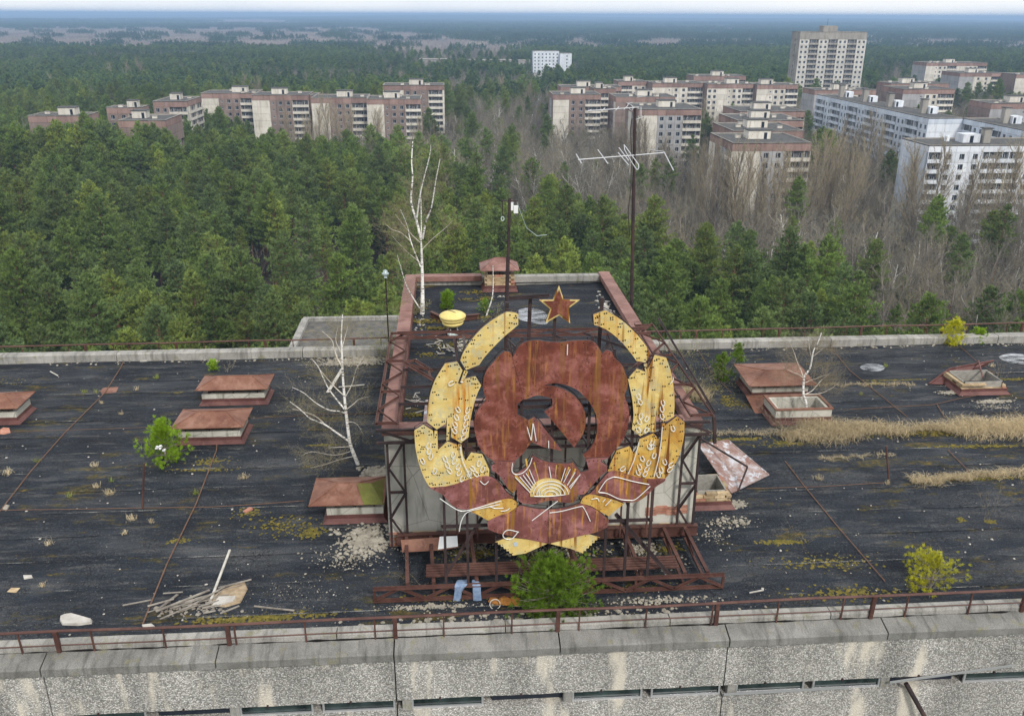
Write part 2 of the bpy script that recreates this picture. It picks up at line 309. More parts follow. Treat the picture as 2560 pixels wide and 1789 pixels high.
# ------------------------------------------------------------------ apartment blocks
HAZE_COL = (.4, .6, .9, 1); HAZE_D = 2.2e-4
FOOT = []
CELL = {}
def cellmesh(kind, w, h, mat):
    """one facade cell, outer face on y=0, looking to -y, origin at its lower left; returns list of (part name, mesh)"""
    key = (kind, round(w, 2), round(h, 2), mat)
    if key in CELL: return CELL[key]
    out = []; g = .035
    def opening(m, xs, z0, z1):            # a slab with window openings
        x = g
        for a, b in xs:
            m.box(x, a, 0, .22, g, h - g); m.box(a, b, 0, .22, g, z0); m.box(a, b, 0, .22, z1, h - g); x = b
        m.box(x, w - g, 0, .22, g, h - g)
    def win(m, a, b, z0, z1, y=.14, split=.36):
        t = .07; m.cur = 1; m.box(a, b, y + .03, y + .05, z0, z1); m.cur = 0
        for q in ((a, a + t, z0, z1), (b - t, b, z0, z1), (a + t, b - t, z0, z0 + t), (a + t, b - t, z1 - t, z1)): m.box(q[0], q[1], y - .02, y + .03, q[2], q[3])
        s = a + (b - a) * split; m.box(s, s + t, y - .018, y + .03, z0 + t, z1 - t); m.box(a, b, -.05, .0, z0 - .06, z0)
        if .4 < split < .6: m.box(a + t, s, y - .015, y + .028, z0 + (z1 - z0) * .7, z0 + (z1 - z0) * .7 + t)
    if kind in 'CB': out.append(('facade_panel', MB().box(g, w - g, 0, .22, g, h - g).mesh('facade_panel', mat)))
    elif kind in 'wds':
        ww = {'w': 1.45, 'd': 1.35, 's': .8}[kind]; hh = {'w': 1.5, 'd': 1.5, 's': .8}[kind]; z0 = {'w': .85, 'd': .85, 's': 1.2}[kind]
        xs = [((w - ww) / 2, (w + ww) / 2)] if kind != 'd' or w < 4.4 else [(w * .27 - ww / 2, w * .27 + ww / 2), (w * .73 - ww / 2, w * .73 + ww / 2)]
        m = MB(); opening(m, xs, z0, z0 + hh); out.append(('facade_panel', m.mesh('facade_panel', mat)))
        for a, b in xs: m = MB(); win(m, a, b, z0, z0 + hh); out.append(('window', m.mesh('window', ['window_frame', 'window_dark'])))
    elif kind in 'LM':
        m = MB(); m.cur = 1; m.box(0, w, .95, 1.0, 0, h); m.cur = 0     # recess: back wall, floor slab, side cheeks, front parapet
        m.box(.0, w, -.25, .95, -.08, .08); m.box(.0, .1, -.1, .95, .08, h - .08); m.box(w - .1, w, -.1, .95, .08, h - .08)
        m.cur = 2; m.box(.02, w - .02, -.3, -.22, -.05, 1.02); m.cur = 0
        if kind == 'L':
            n = max(1, int(w / 2.6))
            for i in range(n): x = w * (i + .5) / n; m.box(x - .04, x + .04, -.05, .03, 1.02, h - .08)
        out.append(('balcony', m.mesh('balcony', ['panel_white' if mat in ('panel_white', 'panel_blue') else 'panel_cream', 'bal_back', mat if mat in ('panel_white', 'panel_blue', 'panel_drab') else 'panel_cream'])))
        n = max(1, int(w / 2.9))
        for i in range(n):
            x = w * (i + .5) / n; m = MB(); win(m, x - 1.02, x - .33, .2, 2.2, .82, .9); out.append(('balcony_door', m.mesh('balcony_door', ['window_frame', 'window_dark'])))
            m = MB(); win(m, x, x + 1.15, .95, 2.3, .84, .5); out.append(('window', m.mesh('window', ['window_frame', 'window_dark'])))
    CELL[key] = out; return out
def facade(root, p0, ang, width, ztop, rows, spec, fh=2.8, attic=2.3, amat='panel_attic', skip=0):
    """p0 is the lower-left end seen from outside; ang turns -y facing cells; spec = [(kind, width, material)...]"""
    tot = sum(s[1] for s in spec); sc = width / tot; ca, sa = math.cos(ang), math.sin(ang)
    at = lambda x, y, z: (p0[0] + x * ca - y * sa - root.location[0], p0[1] + x * sa + y * ca - root.location[1], z)
    x = 0
    for kd, w, mat in spec:
        w *= sc
        for r in range(rows):
            z = ztop - attic - fh * (r + 1)
            if z < -1: break
            for nm, me in cellmesh(kd, w, fh, mat): put(nm, me, root, loc=at(x, 0, z), rz=ang)
        if attic > .3:
            for nm, me in cellmesh('B', w, attic, amat): put('attic_panel', me, root, loc=at(x, 0, ztop - attic), rz=ang)
        x += w
def section(root, x0, x1, y0, y1, zt, front=None, left=None, right=None, rows=7, amat='panel_attic', attic=2.3, hut=True, core='joint', wallmat='panel_brick', hutm='panel_cream', fh=2.8):
    """a straight piece of a block: core walls, tar roof with parapet, stair hut and vents, clad faces"""
    FOOT.append((x0, x1, y0, y1)); L = root.location
    m = MB(); m.box(x0 + 1.02, x1 - 1.02, y0 + 1.02, y1 - .3, 0, zt - .55); m.build('wall', core, root)
    if not front: MB().box(x0, x1, y0, y0 + .3, 0, zt - .02).build('wall', wallmat, root)
    if not left: MB().box(x0, x0 + .3, y0 + .3, y1, 0, zt - .02).build('wall', wallmat, root)
    if not right: MB().box(x1 - .3, x1, y0 + .3, y1, 0, zt - .02).build('wall', wallmat, root)
    MB().box(x0 + .3, x1 - .3, y1 - .3, y1, 0, zt - .02).build('wall', wallmat, root)
    m = MB(); m.box(x0 + .05, x1 - .05, y0 + .05, y1 - .05, zt - .5, zt - .3).build('roof', 'roof_tar', root)
    m = MB(); t = .32
    for q in ((x0, x1, y0, y0 + t), (x0, x1, y1 - t, y1), (x0, x0 + t, y0 + t, y1 - t), (x1 - t, x1, y0 + t, y1 - t)): m.box(*q, zt - .3, zt + .05)
    m.build('parapet', 'panel_drab', root)
    if front: facade(root, (x0, y0), 0, x1 - x0, zt - .02, rows, front, attic=attic, amat=amat, fh=fh)
    if left: facade(root, (x0, y1), -math.pi / 2, y1 - y0, zt - .02, rows, left, attic=attic, amat=amat, fh=fh)
    if right: facade(root, (x1, y0), math.pi / 2, y1 - y0, zt - .02, rows, right, attic=attic, amat=amat, fh=fh)
    if hut:
        w = x1 - x0; d = y1 - y0; hx = x0 + w * (.42 if hut is True else hut); hy = y0 + d * .45; hw = min(6.5, w * .3); hd = min(4.5, d * .34)
        h = MB().box(hx, hx + hw, hy, hy + hd, zt - .3, zt + 2.1).build('roof_hut', hutm, root)
        MB().box(hx - .3, hx + hw + .3, hy - .3, hy + hd + .3, zt + 2.1, zt + 2.3).build('hut_roof', 'roof_tar', root)
        MB().box(hx + hw * .7, hx + hw * .7 + .9, hy - .04, hy, zt - .3, zt + 1.5).build('hut_door', 'window_dark', root)
        rr = random.Random(int(x0 * 7 + y0))
        for i in range(max(2, int(w / 6))):
            vx = x0 + 2 + rr.random() * (w - 4); vy = y0 + 1.5 + rr.random() * (d - 4)
            if hx - 1.6 < vx < hx + hw + .6 and hy - 2 < vy < hy + hd + 1: continue
            v = MB().box(vx, vx + 1.5, vy, vy + .9, zt - .3, zt + .45); v.cur = 1; v.box(vx - .15, vx + 1.65, vy - .15, vy + 1.05, zt + .5, zt + .6); v.build('roof_vent', [hutm, 'panel_drab'], root)
        MB().tube([(hx + .5, hy + 1, zt + 2.2), (hx + .5, hy + 1, zt + 4.5)], .05, 4).build('antenna', 'steel_dark', root)
B_, C_, W_, G_, H_, U_ = 'panel_brick', 'panel_cream', 'panel_white', 'panel_grey', 'panel_cream', 'panel_blue'
pink = [('C', 7.2, C_), ('s', 2.6, B_), ('w', 3.2, B_), ('w', 3.2, B_), ('L', 6.6, C_)]
b = thing('apartment_block', (-114, 304, 0), 'stepped brown brick apartment block farthest left, half sunk behind green pines', 'building')
section(b, -142.4, -123.2, 320, 332, 28, [('C', 6, B_), ('s', 3, B_), ('w', 3.3, B_), ('B', 6, B_)], right=[('C', 11, B_)], rows=3)
section(b, -126.2, -113.5, 348, 357, 28, [('w', 4, B_), ('w', 4, B_), ('L', 5, C_)], right=[('C', 9, B_)], rows=3, hut=.5)
section(b, -117, -103.8, 373, 396, 28, [('d', 6, B_), ('L', 7, C_)], right=[('C', 4, C_), ('L', 9, C_), ('L', 9, C_)], rows=5, hut=.3)
section(b, -107.4, -92.3, 304.5, 324, 28, [('C', 5, B_), ('s', 4, B_), ('C', 5, B_)], right=[('C', 9, B_), ('C', 9, B_)], rows=2, hut=.12)
b = thing('apartment_block', (-60, 382, 0), 'long stepped apartment block of brown brick panels with four pale blank stripes, left of centre', 'building')
for (x0, x1, y0, y1, hp) in ((-108.2, -84.6, 412, 430, .5), (-84.4, -60.2, 402, 420, .3), (-57, -33.8, 388, 406, .42), (-33.6, -11.2, 382, 400, .3)):
    section(b, x0, x1, y0, y1, 28, pink, right=[('C', 6, B_), ('C', 6, B_), ('C', 6, B_)], rows=7, hut=hp)
section(b, -30, -1.6, 430, 446, 30, [('C', 9, C_), ('w', 3.2, B_), ('w', 3.2, B_), ('s', 4.2, B_), ('L', 6.2, C_), ('C', .8, C_)], right=[('C', 8, B_), ('C', 8, B_)], rows=7, hut=.42)
section(b, -60.1, -57.1, 405, 420, 27.5, [('C', 3, B_)], rows=7, hut=False)
b = thing('apartment_block', (60, 402, 0), 'brown and cream apartment block behind the upper antenna arms, leftmost of the right hand group', 'building')
section(b, 46.2, 67.5, 402, 421, 28, [('C', 6, C_), ('w', 3, B_), ('w', 3, B_), ('L', 6, C_)], left=[('C', 4, B_), ('w', 3.5, G_), ('w', 3.5, G_), ('C', 5, B_)], rows=7)
section(b, 67.7, 78.4, 425, 440, 28.8, [('L', 6, C_), ('w', 3, C_)], rows=7, hut=.2)
section(b, 55, 85, 447, 462, 28, [('C', 10, B_), ('w', 4, C_), ('w', 4, C_), ('L', 7, C_)], left=[('C', 14, B_)], rows=5, hut=.3)
b = thing('apartment_block', (82, 336, 0), 'grey fronted apartment block with a cream stripe, standing just behind the antenna mast', 'building')
section(b, 70.7, 94.6, 336, 362, 28, [('C', 6.6, C_), ('w', 3, G_), ('w', 3, G_), ('w', 2.8, G_), ('L', 6.4, C_)], left=[('C', 6, B_), ('C', 6, C_), ('w', 3, B_), ('w', 3, B_), ('L', 6, G_)], rows=8)
section(b, 71.8, 97.8, 390, 408, 28, [('C', 6, B_), ('w', 3, B_), ('w', 3, B_), ('L', 6, C_)], left=[('C', 5, B_), ('w', 4, B_), ('w', 4, B_), ('C', 4, C_)], rows=7)
b = thing('apartment_block', (90, 243, 0), 'nearest pink banded apartment block with four sections staggered behind each other', 'building')
section(b, 77.8, 100, 243, 265.5, 28, [('C', 7.6, C_), ('w', 3.2, G_), ('w', 3.2, G_), ('L', 7, C_)], left=[('C', 5, C_), ('C', 4, B_), ('w', 4.5, G_), ('L', 5, C_)], rows=8, hut=.34)
section(b, 86.2, 108.2, 270, 292, 28, [('C', 8, B_), ('w', 3, G_), ('w', 3, G_), ('L', 7, C_)], left=[('C', 5, B_), ('w', 4, G_), ('C', 5, B_)], rows=4, hut=.34)
section(b, 96.4, 119, 298, 320, 28, [('C', 8, B_), ('w', 3, G_), ('w', 3, G_), ('L', 7, C_)], left=[('C', 5, B_), ('w', 4, G_), ('C', 5, B_)], rows=3, hut=.34)
section(b, 106.5, 131, 328, 349, 28, [('C', 8, B_), ('w', 3, G_), ('w', 3, G_), ('L', 7, C_)], left=[('C', 5, B_), ('w', 4, G_), ('C', 5, B_)], rows=3, hut=.34)
b = thing('apartment_block', (140, 462, 0), 'long cream apartment block with a pink top band, before the tower block', 'building')
cream = [('C', 6, C_), ('s', 2.4, C_), ('w', 3.2, C_), ('w', 3.2, C_), ('L', 6.6, C_)]
section(b, 90, 105.4, 484, 499, 28, [('L', 6, C_), ('w', 3, C_), ('w', 3, C_)], rows=4, hut=.3)
section(b, 105.6, 132.4, 471, 488, 28, cream, rows=7, hut=.3); section(b, 132.6, 156.8, 464, 481, 28, [('w', 3, C_), ('w', 3, C_), *cream], rows=7, hut=.5)
section(b, 157, 178.5, 459.5, 476, 28, cream, rows=7, hut=.2)
b = thing('apartment_block', (140, 505, 0), 'low strip of pink apartment roof showing just left of the tower block', 'building')
section(b, 138, 168, 512, 528, 29, [('C', 8, B_), ('w', 4, B_), ('w', 4, B_), ('L', 7, C_)], rows=3)
# sixteen storeys
b = thing('tower_block', (236, 560, 0), 'sixteen storey grey tower block rising above the forest on the right', 'building')
tw = []
for i in range(3): tw += [('d', 6.2, 'panel_pale'), ('L', 6.2, 'panel_drab')]
section(b, 215, 257, 560, 574, 51.6, tw + [('d', 6.2, 'panel_pale')], left=[('C', 6, 'panel_drab'), ('M', 2.4, 'panel_drab'), ('C', 6, 'panel_drab')], rows=14, attic=4.4, amat='panel_drab', hut=False, fh=2.95, wallmat='panel_drab')
MB().box(231, 240, 565, 572, 51.3, 55).build('roof_hut', 'panel_drab', b); MB().tube([(234, 567, 55), (234, 567, 59)], .08, 4).build('antenna', 'steel_dark', b)
# white slab facing left, bending, and its continuation
b = thing('apartment_block', (172, 303, 0), 'long white apartment block seen along its balconied side, with tall roof chimneys', 'building')
wl = []
for i in range(6): wl += [('w', 3.1, U_), ('w', 3.1, U_), ('M', 3.4, U_), ('L', 6.6, U_)]
section(b, 165, 177.2, 303, 402, 28, [('C', 12, W_)], left=wl[::-1], rows=8, attic=2., amat=U_, hut=False, wallmat=W_)
section(b, 177.4, 190, 236, 303.5, 28, [('C', 12, W_)], left=(([('w', 3.2, U_), ('w', 3.2, U_), ('w', 3.2, U_), ('L', 6.2, U_)]) * 4)[::-1], rows=7, attic=2., amat=U_, hut=False, wallmat=W_)
for (x, y) in ((171, 390), (171.5, 368), (172, 347), (172.6, 322), (184, 290), (184, 262)):
    MB().box(x - 1, x + 1, y - 1.1, y + 1.1, 27.7, 32.6).build('chimney', 'panel_drab', b); MB().box(x - 1.2, x + 1.2, y - 1.3, y + 1.3, 32.6, 32.8).build('chimney_cap', 'roof_tar', b)
    MB().box(x + 1.2, x + 4.4, y - 2.5, y + 1.5, 27.7, 30.1).build('roof_hut', W_, b); MB().box(x + 1.5, x + 2.3, y - 2.55, y - 2.5, 27.8, 29.7).build('hut_door', 'window_dark', b)
b = thing('apartment_block', (150, 236, 0), 'nearest white apartment block at the right edge with ribbed rows of balconies', 'building')
wf = [('M', 3.4, W_), ('w', 3.2, W_), ('w', 3.2, W_), ('w', 3.2, W_), ('L', 6.4, W_)]
section(b, 130, 176, 236, 251.5, 28, wf + wf, left=[('C', 5.2, U_), ('C', 5.2, U_), ('C', 5.2, U_)], rows=9, attic=1.9, amat=W_, hut=False, wallmat=W_)
MB().box(148.6, 150.6, 242, 244, 27.7, 31.6).build('chimney', 'panel_drab', b); MB().box(148.3, 150.9, 241.7, 244.3, 31.6, 31.8).build('chimney_cap', 'roof_tar', b)
MB().box(143.2, 148.2, 243, 247, 27.7, 30).build('roof_hut', W_, b); MB().box(145.2, 146.2, 242.93, 243, 27.7, 29.6).build('hut_door', 'window_dark', b); MB().box(140, 141, 246, 247, 27.7, 29.2).build('roof_vent', W_, b)
b = thing('apartment_block', (182, 412, 0), 'pink banded apartment block showing its grey end just left of the long white one', 'building')
section(b, 168, 197, 412, 427, 29, [('C', 9, G_), ('w', 4, C_), ('w', 4, C_), ('L', 7, C_)], left=[('C', 7, G_), ('C', 7, G_)], rows=7, hut=.4)
b = thing('apartment_block', (228, 424, 0), 'pink topped apartment block with corner balconies beyond the long white roof', 'building')
section(b, 216, 241.5, 424, 446, 28.4, [('C', 7, G_), ('s', 3, G_), ('w', 3, C_), ('w', 3, C_), ('L', 7.6, C_)], left=[('C', 6, B_), ('C', 6, G_), ('C', 6, B_)], rows=5, hut=.4)
section(b, 222, 252, 449, 465, 29.2, [('C', 7, B_), ('w', 4, C_), ('L', 7, C_)], left=[('C', 6, B_), ('C', 6, B_)], rows=4, hut=.3)
b = thing('apartment_block', (340, 548, 0), 'farthest right apartment block with a pink top band under the forest edge', 'building')
section(b, 318, 345, 556, 578, 28, [('C', 5, G_), ('d', 6, C_), ('M', 3.5, C_)], left=[('C', 7, G_), ('C', 7, G_)], rows=6, hut=.4); section(b, 345.2, 385, 541, 560, 28, cream + [('w', 3, C_), ('w', 3, C_), ('L', 6, C_)], rows=6, hut=.4)
section(b, 340, 385, 640, 660, 30, cream + cream, left=[('C', 7, G_), ('C', 7, G_)], rows=5)
b = thing('apartment_block', (225, 352, 0), 'pink banded apartment block cut by the right edge of the picture beside a tall chimney', 'building')
section(b, 216.5, 256, 352, 368, 28.4, [('C', 8, G_), ('s', 4, G_), ('L', 6, C_), ('w', 4, G_), ('L', 6, C_)], left=[('C', 6, B_), ('C', 6, B_)], rows=5, hut=.3)
b = thing('office_building', (98, 930, 0), 'small white flat roofed building alone in the far forest', 'building')
section(b, 86, 112, 930, 944, 27, [('w', 3, W_)] * 7, left=[('w', 4, W_)] * 3, rows=6, attic=1.4, amat=W_, hut=False, fh=3.2, wallmat=W_)
section(b, 112.2, 124, 924, 940, 25, [('C', 5, W_), ('w', 3, W_), ('C', 3, W_)], rows=5, attic=1., amat=W_, hut=False, fh=3.2, wallmat=W_)
FOOT.append((66, 130, 770, 930))
b = thing('shed', (50, 1000, 0), 'long low ruined sheds with grey roofs at the edge of the far bare woodland', 'building')
for (x, y, w) in ((12, 1000, 60), (-30, 1020, 30), (76, 990, 22)):
    MB().box(x, x + w, y, y + 12, 0, 15).build('wall', 'panel_drab', b); MB().box(x - .4, x + w + .4, y - .4, y + 12.4, 15, 15.5).build('roof', 'panel_drab', b); FOOT.append((x, x + w, y - 20, y + 12))
# lower wing behind the roof, seen left of the pavilion
FOOT.append((-18, 6, 60, 94)); FOOT.append((-60, 60, -20, 70))
b = thing('low_wing', (-6, 86, 0), 'lower grey roofed wing of the building below the back parapet', 'building')
MB().box(-15.7, 4, 80.4, 91.6, 0, 29.6).build('wall', 'concrete_dark', b); MB().box(-15.5, 3.8, 80.6, 91.4, 29.6, 29.7).build('roof', 'wing_tar', b)
m = MB()
for q in ((-16, 4.2, 91.3, 91.8), (-16.1, -15.4, 80, 91.3), (-15.4, 4.2, 80, 80.5)): m.box(*q, 29.6, 30.1)
m.build('parapet', 'concrete', b); MB().box(-4.2, -2.6, 82, 85, 29.7, 31.2).build('roof_vent', 'concrete', b)
# ------------------------------------------------------------------ terrain
def gz(x, y):
    d = math.hypot(x, y); a = min(1., max(0., (d - 4500) / 5000))
    return a * (14 * math.sin(x / 2300 + 1.3) + 10 * math.sin(y / 1700 + x / 4100) + 9 * math.sin(x / 900 - y / 2700))
def terrain():
    m = MB(); xs = np.linspace(-24000, 24000, 193); ys = np.concatenate([np.linspace(-1500, 26000, 111)])
    m.v = [(x, y, gz(x, y)) for y in ys for x in xs]; w = len(xs)
    m.f = [(j * w + i, j * w + i + 1, (j + 1) * w + i + 1, (j + 1) * w + i) for j in range(len(ys) - 1) for i in range(w - 1)]; m.mi = [0] * len(m.f)
    return m.build('ground', 'forest_floor', smooth=True, kind='structure')
k = NM('forest_floor', .95, 0, .1); v = k.vec()
c = k.ramp(k.noise(v, .06, 8, .7), [(.35, (.05, .043, .033)), (.5, (.075, .063, .046)), (.66, (.05, .058, .03))])
c = k.mix(k.mask(k.noise(v, .0012, 4), .42, .56), c, (.035, .055, .028)); k.col(c)
ground = terrain()

# ------------------------------------------------------------------ leaf and bark materials
def foliage(name, stops, mult=.35):
    k = NM(name, .75, 0, .22); a = k.n('ShaderNodeAttribute'); a.attribute_name = 'tint'
    base = k.ramp(k.rnd(), stops); big = k.noise(k.vec(), .035, 3); big = k.math('ADD', k.math('MULTIPLY', big, .6), k.math('MULTIPLY', k.noise(k.vec(loc=(40, 9, 0)), .0045, 4), .4))
    base = k.mix(1., base, k.ramp(big, [(.38, .72), (.62, 1.28)]), 'MULTIPLY')
    base = k.mix(1., base, k.ramp(a.outputs['Fac'], [(0, 1 - mult), (1, 1 + mult)]), 'MULTIPLY'); k.col(base)
    tr = k.n('ShaderNodeBsdfTranslucent'); k.l(base, tr.inputs[0]); ms = k.n('ShaderNodeMixShader'); ms.inputs[0].default_value = .45
    k.l(k.b.outputs[0], ms.inputs[1]); k.l(tr.outputs[0], ms.inputs[2]); k.l(ms.outputs[0], k.o.inputs[0]); return k.m
foliage('needles', [(0, (.155, .23, .062)), (.3, (.195, .275, .06)), (.55, (.155, .225, .085)), (.8, (.26, .32, .065)), (1, (.14, .2, .08))], .5)
foliage('needles_dark', [(0, (.05, .105, .06)), (.5, (.065, .125, .06)), (1, (.085, .13, .075))], .4)
foliage('needles_mid', [(0, (.1, .165, .06)), (.35, (.14, .205, .06)), (.7, (.105, .165, .075)), (1, (.175, .225, .065))], .45)
foliage('needles_young', [(0, (.27, .42, .03)), (1, (.3, .45, .035))], .45)
foliage('needles_green', [(0, (.19, .33, .035)), (1, (.22, .36, .04))], .55)
foliage('needles_yellow', [(0, (.62, .62, .05)), (1, (.66, .64, .06))], .4)
foliage('willow_buds', [(0, (.36, .33, .11)), (1, (.42, .38, .12))], .4); foliage('buds', [(0, (.4, .4, .14)), (1, (.38, .4, .12))], .4)
foliage('twigs', [(0, (.23, .205, .165)), (.4, (.28, .25, .195)), (.7, (.27, .255, .21)), (1, (.36, .32, .22))], .4)
foliage('twigs_poplar', [(0, (.33, .285, .2)), (1, (.4, .34, .235))], .35)
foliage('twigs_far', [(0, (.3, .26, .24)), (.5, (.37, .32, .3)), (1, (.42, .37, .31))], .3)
foliage('dry_grass', [(0, (.7, .58, .37)), (1, (.8, .69, .48))], .6)
foliage('green_grass', [(0, (.3, .36, .08)), (1, (.42, .42, .14))], .4)
simple('pine_bark', (.10, .06, .042), (.26, .13, .07), 1.2, rnd=.2); simple('grey_bark', (.17, .15, .13), (.3, .27, .24), 1.5, rnd=.2)
k = NM('birch_bark', .75, 0, .25); v = k.vec((1, 1, 1)); c = k.ramp(k.noise(v, 3, 5), [(.3, (.6, .58, .54)), (.6, (.82, .81, .78))])
c = k.mix(k.mask(k.noise(k.vec((5, 5, 26)), 1., 4, .7), .54, .6), c, (.04, .035, .03)); k.col(c)
k = NM('birch_limb', .75, 0, .25); k.col(k.ramp(k.noise(k.vec(), 2, 5), [(.35, (.5, .45, .38)), (.65, (.72, .68, .6))]))

def np_mesh(name, V, T, mi, tint, mats):
    V = np.asarray(V, dtype=np.float32); T = np.asarray(T, dtype=np.int32); me = bpy.data.meshes.new(name)
    me.vertices.add(len(V)); me.vertices.foreach_set('co', V.ravel()); n = len(T)
    me.loops.add(n * 3); me.loops.foreach_set('vertex_index', T.ravel()); me.polygons.add(n)
    me.polygons.foreach_set('loop_start', np.arange(0, n * 3, 3, dtype=np.int32))
    for m in mats: me.materials.append(MATS[m])
    me.polygons.foreach_set('material_index', np.asarray(mi, dtype=np.int32))
    at = me.attributes.new('tint', 'FLOAT', 'FACE'); at.data.foreach_set('value', np.asarray(tint, dtype=np.float32)); me.update(calc_edges=True); return me
class Geo:
    def __init__(s): s.V = []; s.T = []; s.M = []; s.C = []; s.n = 0
    def add(s, V, T, m, tint):
        V = np.asarray(V, float).reshape(-1, 3); T = np.asarray(T).reshape(-1, 3); s.V.append(V); s.T.append(T + s.n); s.n += len(V)
        s.M.append(np.full(len(T), m)); s.C.append(np.full(len(T), tint) if np.isscalar(tint) else np.asarray(tint))
    def prism(s, pts, rs, m=0, n=5, tint=.5):
        pts = np.asarray(pts, float); k = len(pts); V = []
        for i in range(k):
            d = pts[min(i + 1, k - 1)] - pts[max(i - 1, 0)]; d = d / (np.linalg.norm(d) + 1e-9)
            u = np.array([0, 0, 1.]) if abs(d[2]) < .9 else np.array([1., 0, 0]); a = np.cross(d, u); a /= np.linalg.norm(a); b = np.cross(d, a)
            for j in range(n): t = 2 * math.pi * j / n; V.append(pts[i] + (a * math.cos(t) + b * math.sin(t)) * rs[i])
        T = []
        for i in range(k - 1):
            for j in range(n):
                a0 = i * n + j; a1 = i * n + (j + 1) % n; T += [(a0, a1, a1 + n), (a0, a1 + n, a0 + n)]
        s.add(V, T, m, tint)
    def tufts(s, P, D, L, W, m, rg, k=3, spread=.7, tint=None):
        """k thin triangles fanning out of every point P along D"""
        n = len(P); P = np.repeat(P, k, 0); D = np.repeat(D, k, 0); L = np.repeat(L, k) * rg.uniform(.7, 1.2, n * k)
        D = D + rg.normal(0, spread, (n * k, 3)); D /= np.linalg.norm(D, axis=1)[:, None] + 1e-9
        A = np.cross(D, rg.normal(0, 1, (n * k, 3))); A /= np.linalg.norm(A, axis=1)[:, None] + 1e-9
        W = W if np.isscalar(W) else np.repeat(W, k)[:, None]
        V = np.stack([P - A * W, P + A * W, P + D * L[:, None]], 1).reshape(-1, 3)
        ti = rg.uniform(.2, .8, n * k) if tint is None else np.clip(np.repeat(tint, k) + rg.normal(0, .12, n * k), 0, 1)
        s.add(V, np.arange(n * k * 3).reshape(-1, 3), m, ti)
    def ribbons(s, A, B, W, m, rg, tint=None):
        A = np.asarray(A); B = np.asarray(B); n = len(A); D = B - A; S = np.cross(D, rg.normal(0, 1, (n, 3))); S /= np.linalg.norm(S, axis=1)[:, None] + 1e-9
        S = S * (W if np.isscalar(W) else np.asarray(W)[:, None]); V = np.stack([A - S, A + S, B], 1).reshape(-1, 3)
        s.add(V, np.arange(n * 3).reshape(-1, 3), m, rg.uniform(.2, .8, n) if tint is None else tint)
    def mesh(s, name, mats): return np_mesh(name, np.concatenate(s.V), np.concatenate(s.T), np.concatenate(s.M), np.concatenate(s.C), mats)

def pine(g, rg, h, R, base=.42, ts=.5, k=3, limbs=True, sep=.62, lean=0., x0=0., y0=0., z0=0., m_leaf=1, wf=.28, trunk=True, cl=None):
    """Scots pine: bare reddish stem, whorls of limbs, rounded pointed crown of needle tufts"""
    o = np.array([x0, y0, z0]); ax = rg.normal(0, .25, 2)
    cx = lambda z: np.array([ax[0] * math.sin(z / h * 2.4), ax[1] * math.sin(z / h * 2.0), z])
    if trunk:
        zs = [0, h * .3, h * .6, h * .85, h]; (cl or g).prism([o + cx(z) for z in zs], [.2, .16, .11, .05, .015], 0, 5 if limbs else 3)
    P = []; D = []; TI = []; z = base * h
    while z < h:
        t = (z - base * h) / (h - base * h); L0 = R * (1 - t ** 2.8) ** .85 * (.6 + .4 * min(1, t * 2.6 + .15)) * (1.04 - .2 * t)
        nb = rg.integers(4, 7); a0 = rg.uniform(0, 6.28)
        for b in range(nb):
            a = a0 + b * 6.283 / nb + rg.normal(0, .3); L = L0 * rg.uniform(.5, 1.18)
            if rg.random() < .08: continue
            el = .1 + .75 * t + rg.normal(0, .1); d = np.array([math.cos(a) * math.cos(el), math.sin(a) * math.cos(el), math.sin(el)])
            p0 = o + cx(z); br = rg.normal(0, .18)
            if limbs and L > .8: g.prism([p0, p0 + d * L * .5 + [0, 0, -.05 * L], p0 + d * L], [.05, .03, .012], 0, 3)
            n = max(2, int(L / (ts * .48))); q = np.linspace(.22, 1., n); side = np.cross(d, [0, 0, 1.]); side /= np.linalg.norm(side) + 1e-9
            for f in q:
                for _ in range(2 if f > .35 else 1):
                    lat = rg.normal(0, .26) * L * (1.15 - .6 * f); P.append(p0 + d * L * f + side * lat + [0, 0, rg.normal(.05, .16)])
                    D.append(d * .5 + side * np.sign(lat) * .35 + [0, 0, .75]); TI.append(.5 + br + rg.normal(0, .12))
        z += sep * rg.uniform(.7, 1.2)
    P.append(o + cx(h)); D.append(np.array([0, 0, 1.])); TI.append(.6)
    g.tufts(np.array(P), np.array(D), np.full(len(P), ts), ts * wf, m_leaf, rg, k, .6, np.clip(TI, 0, 1))

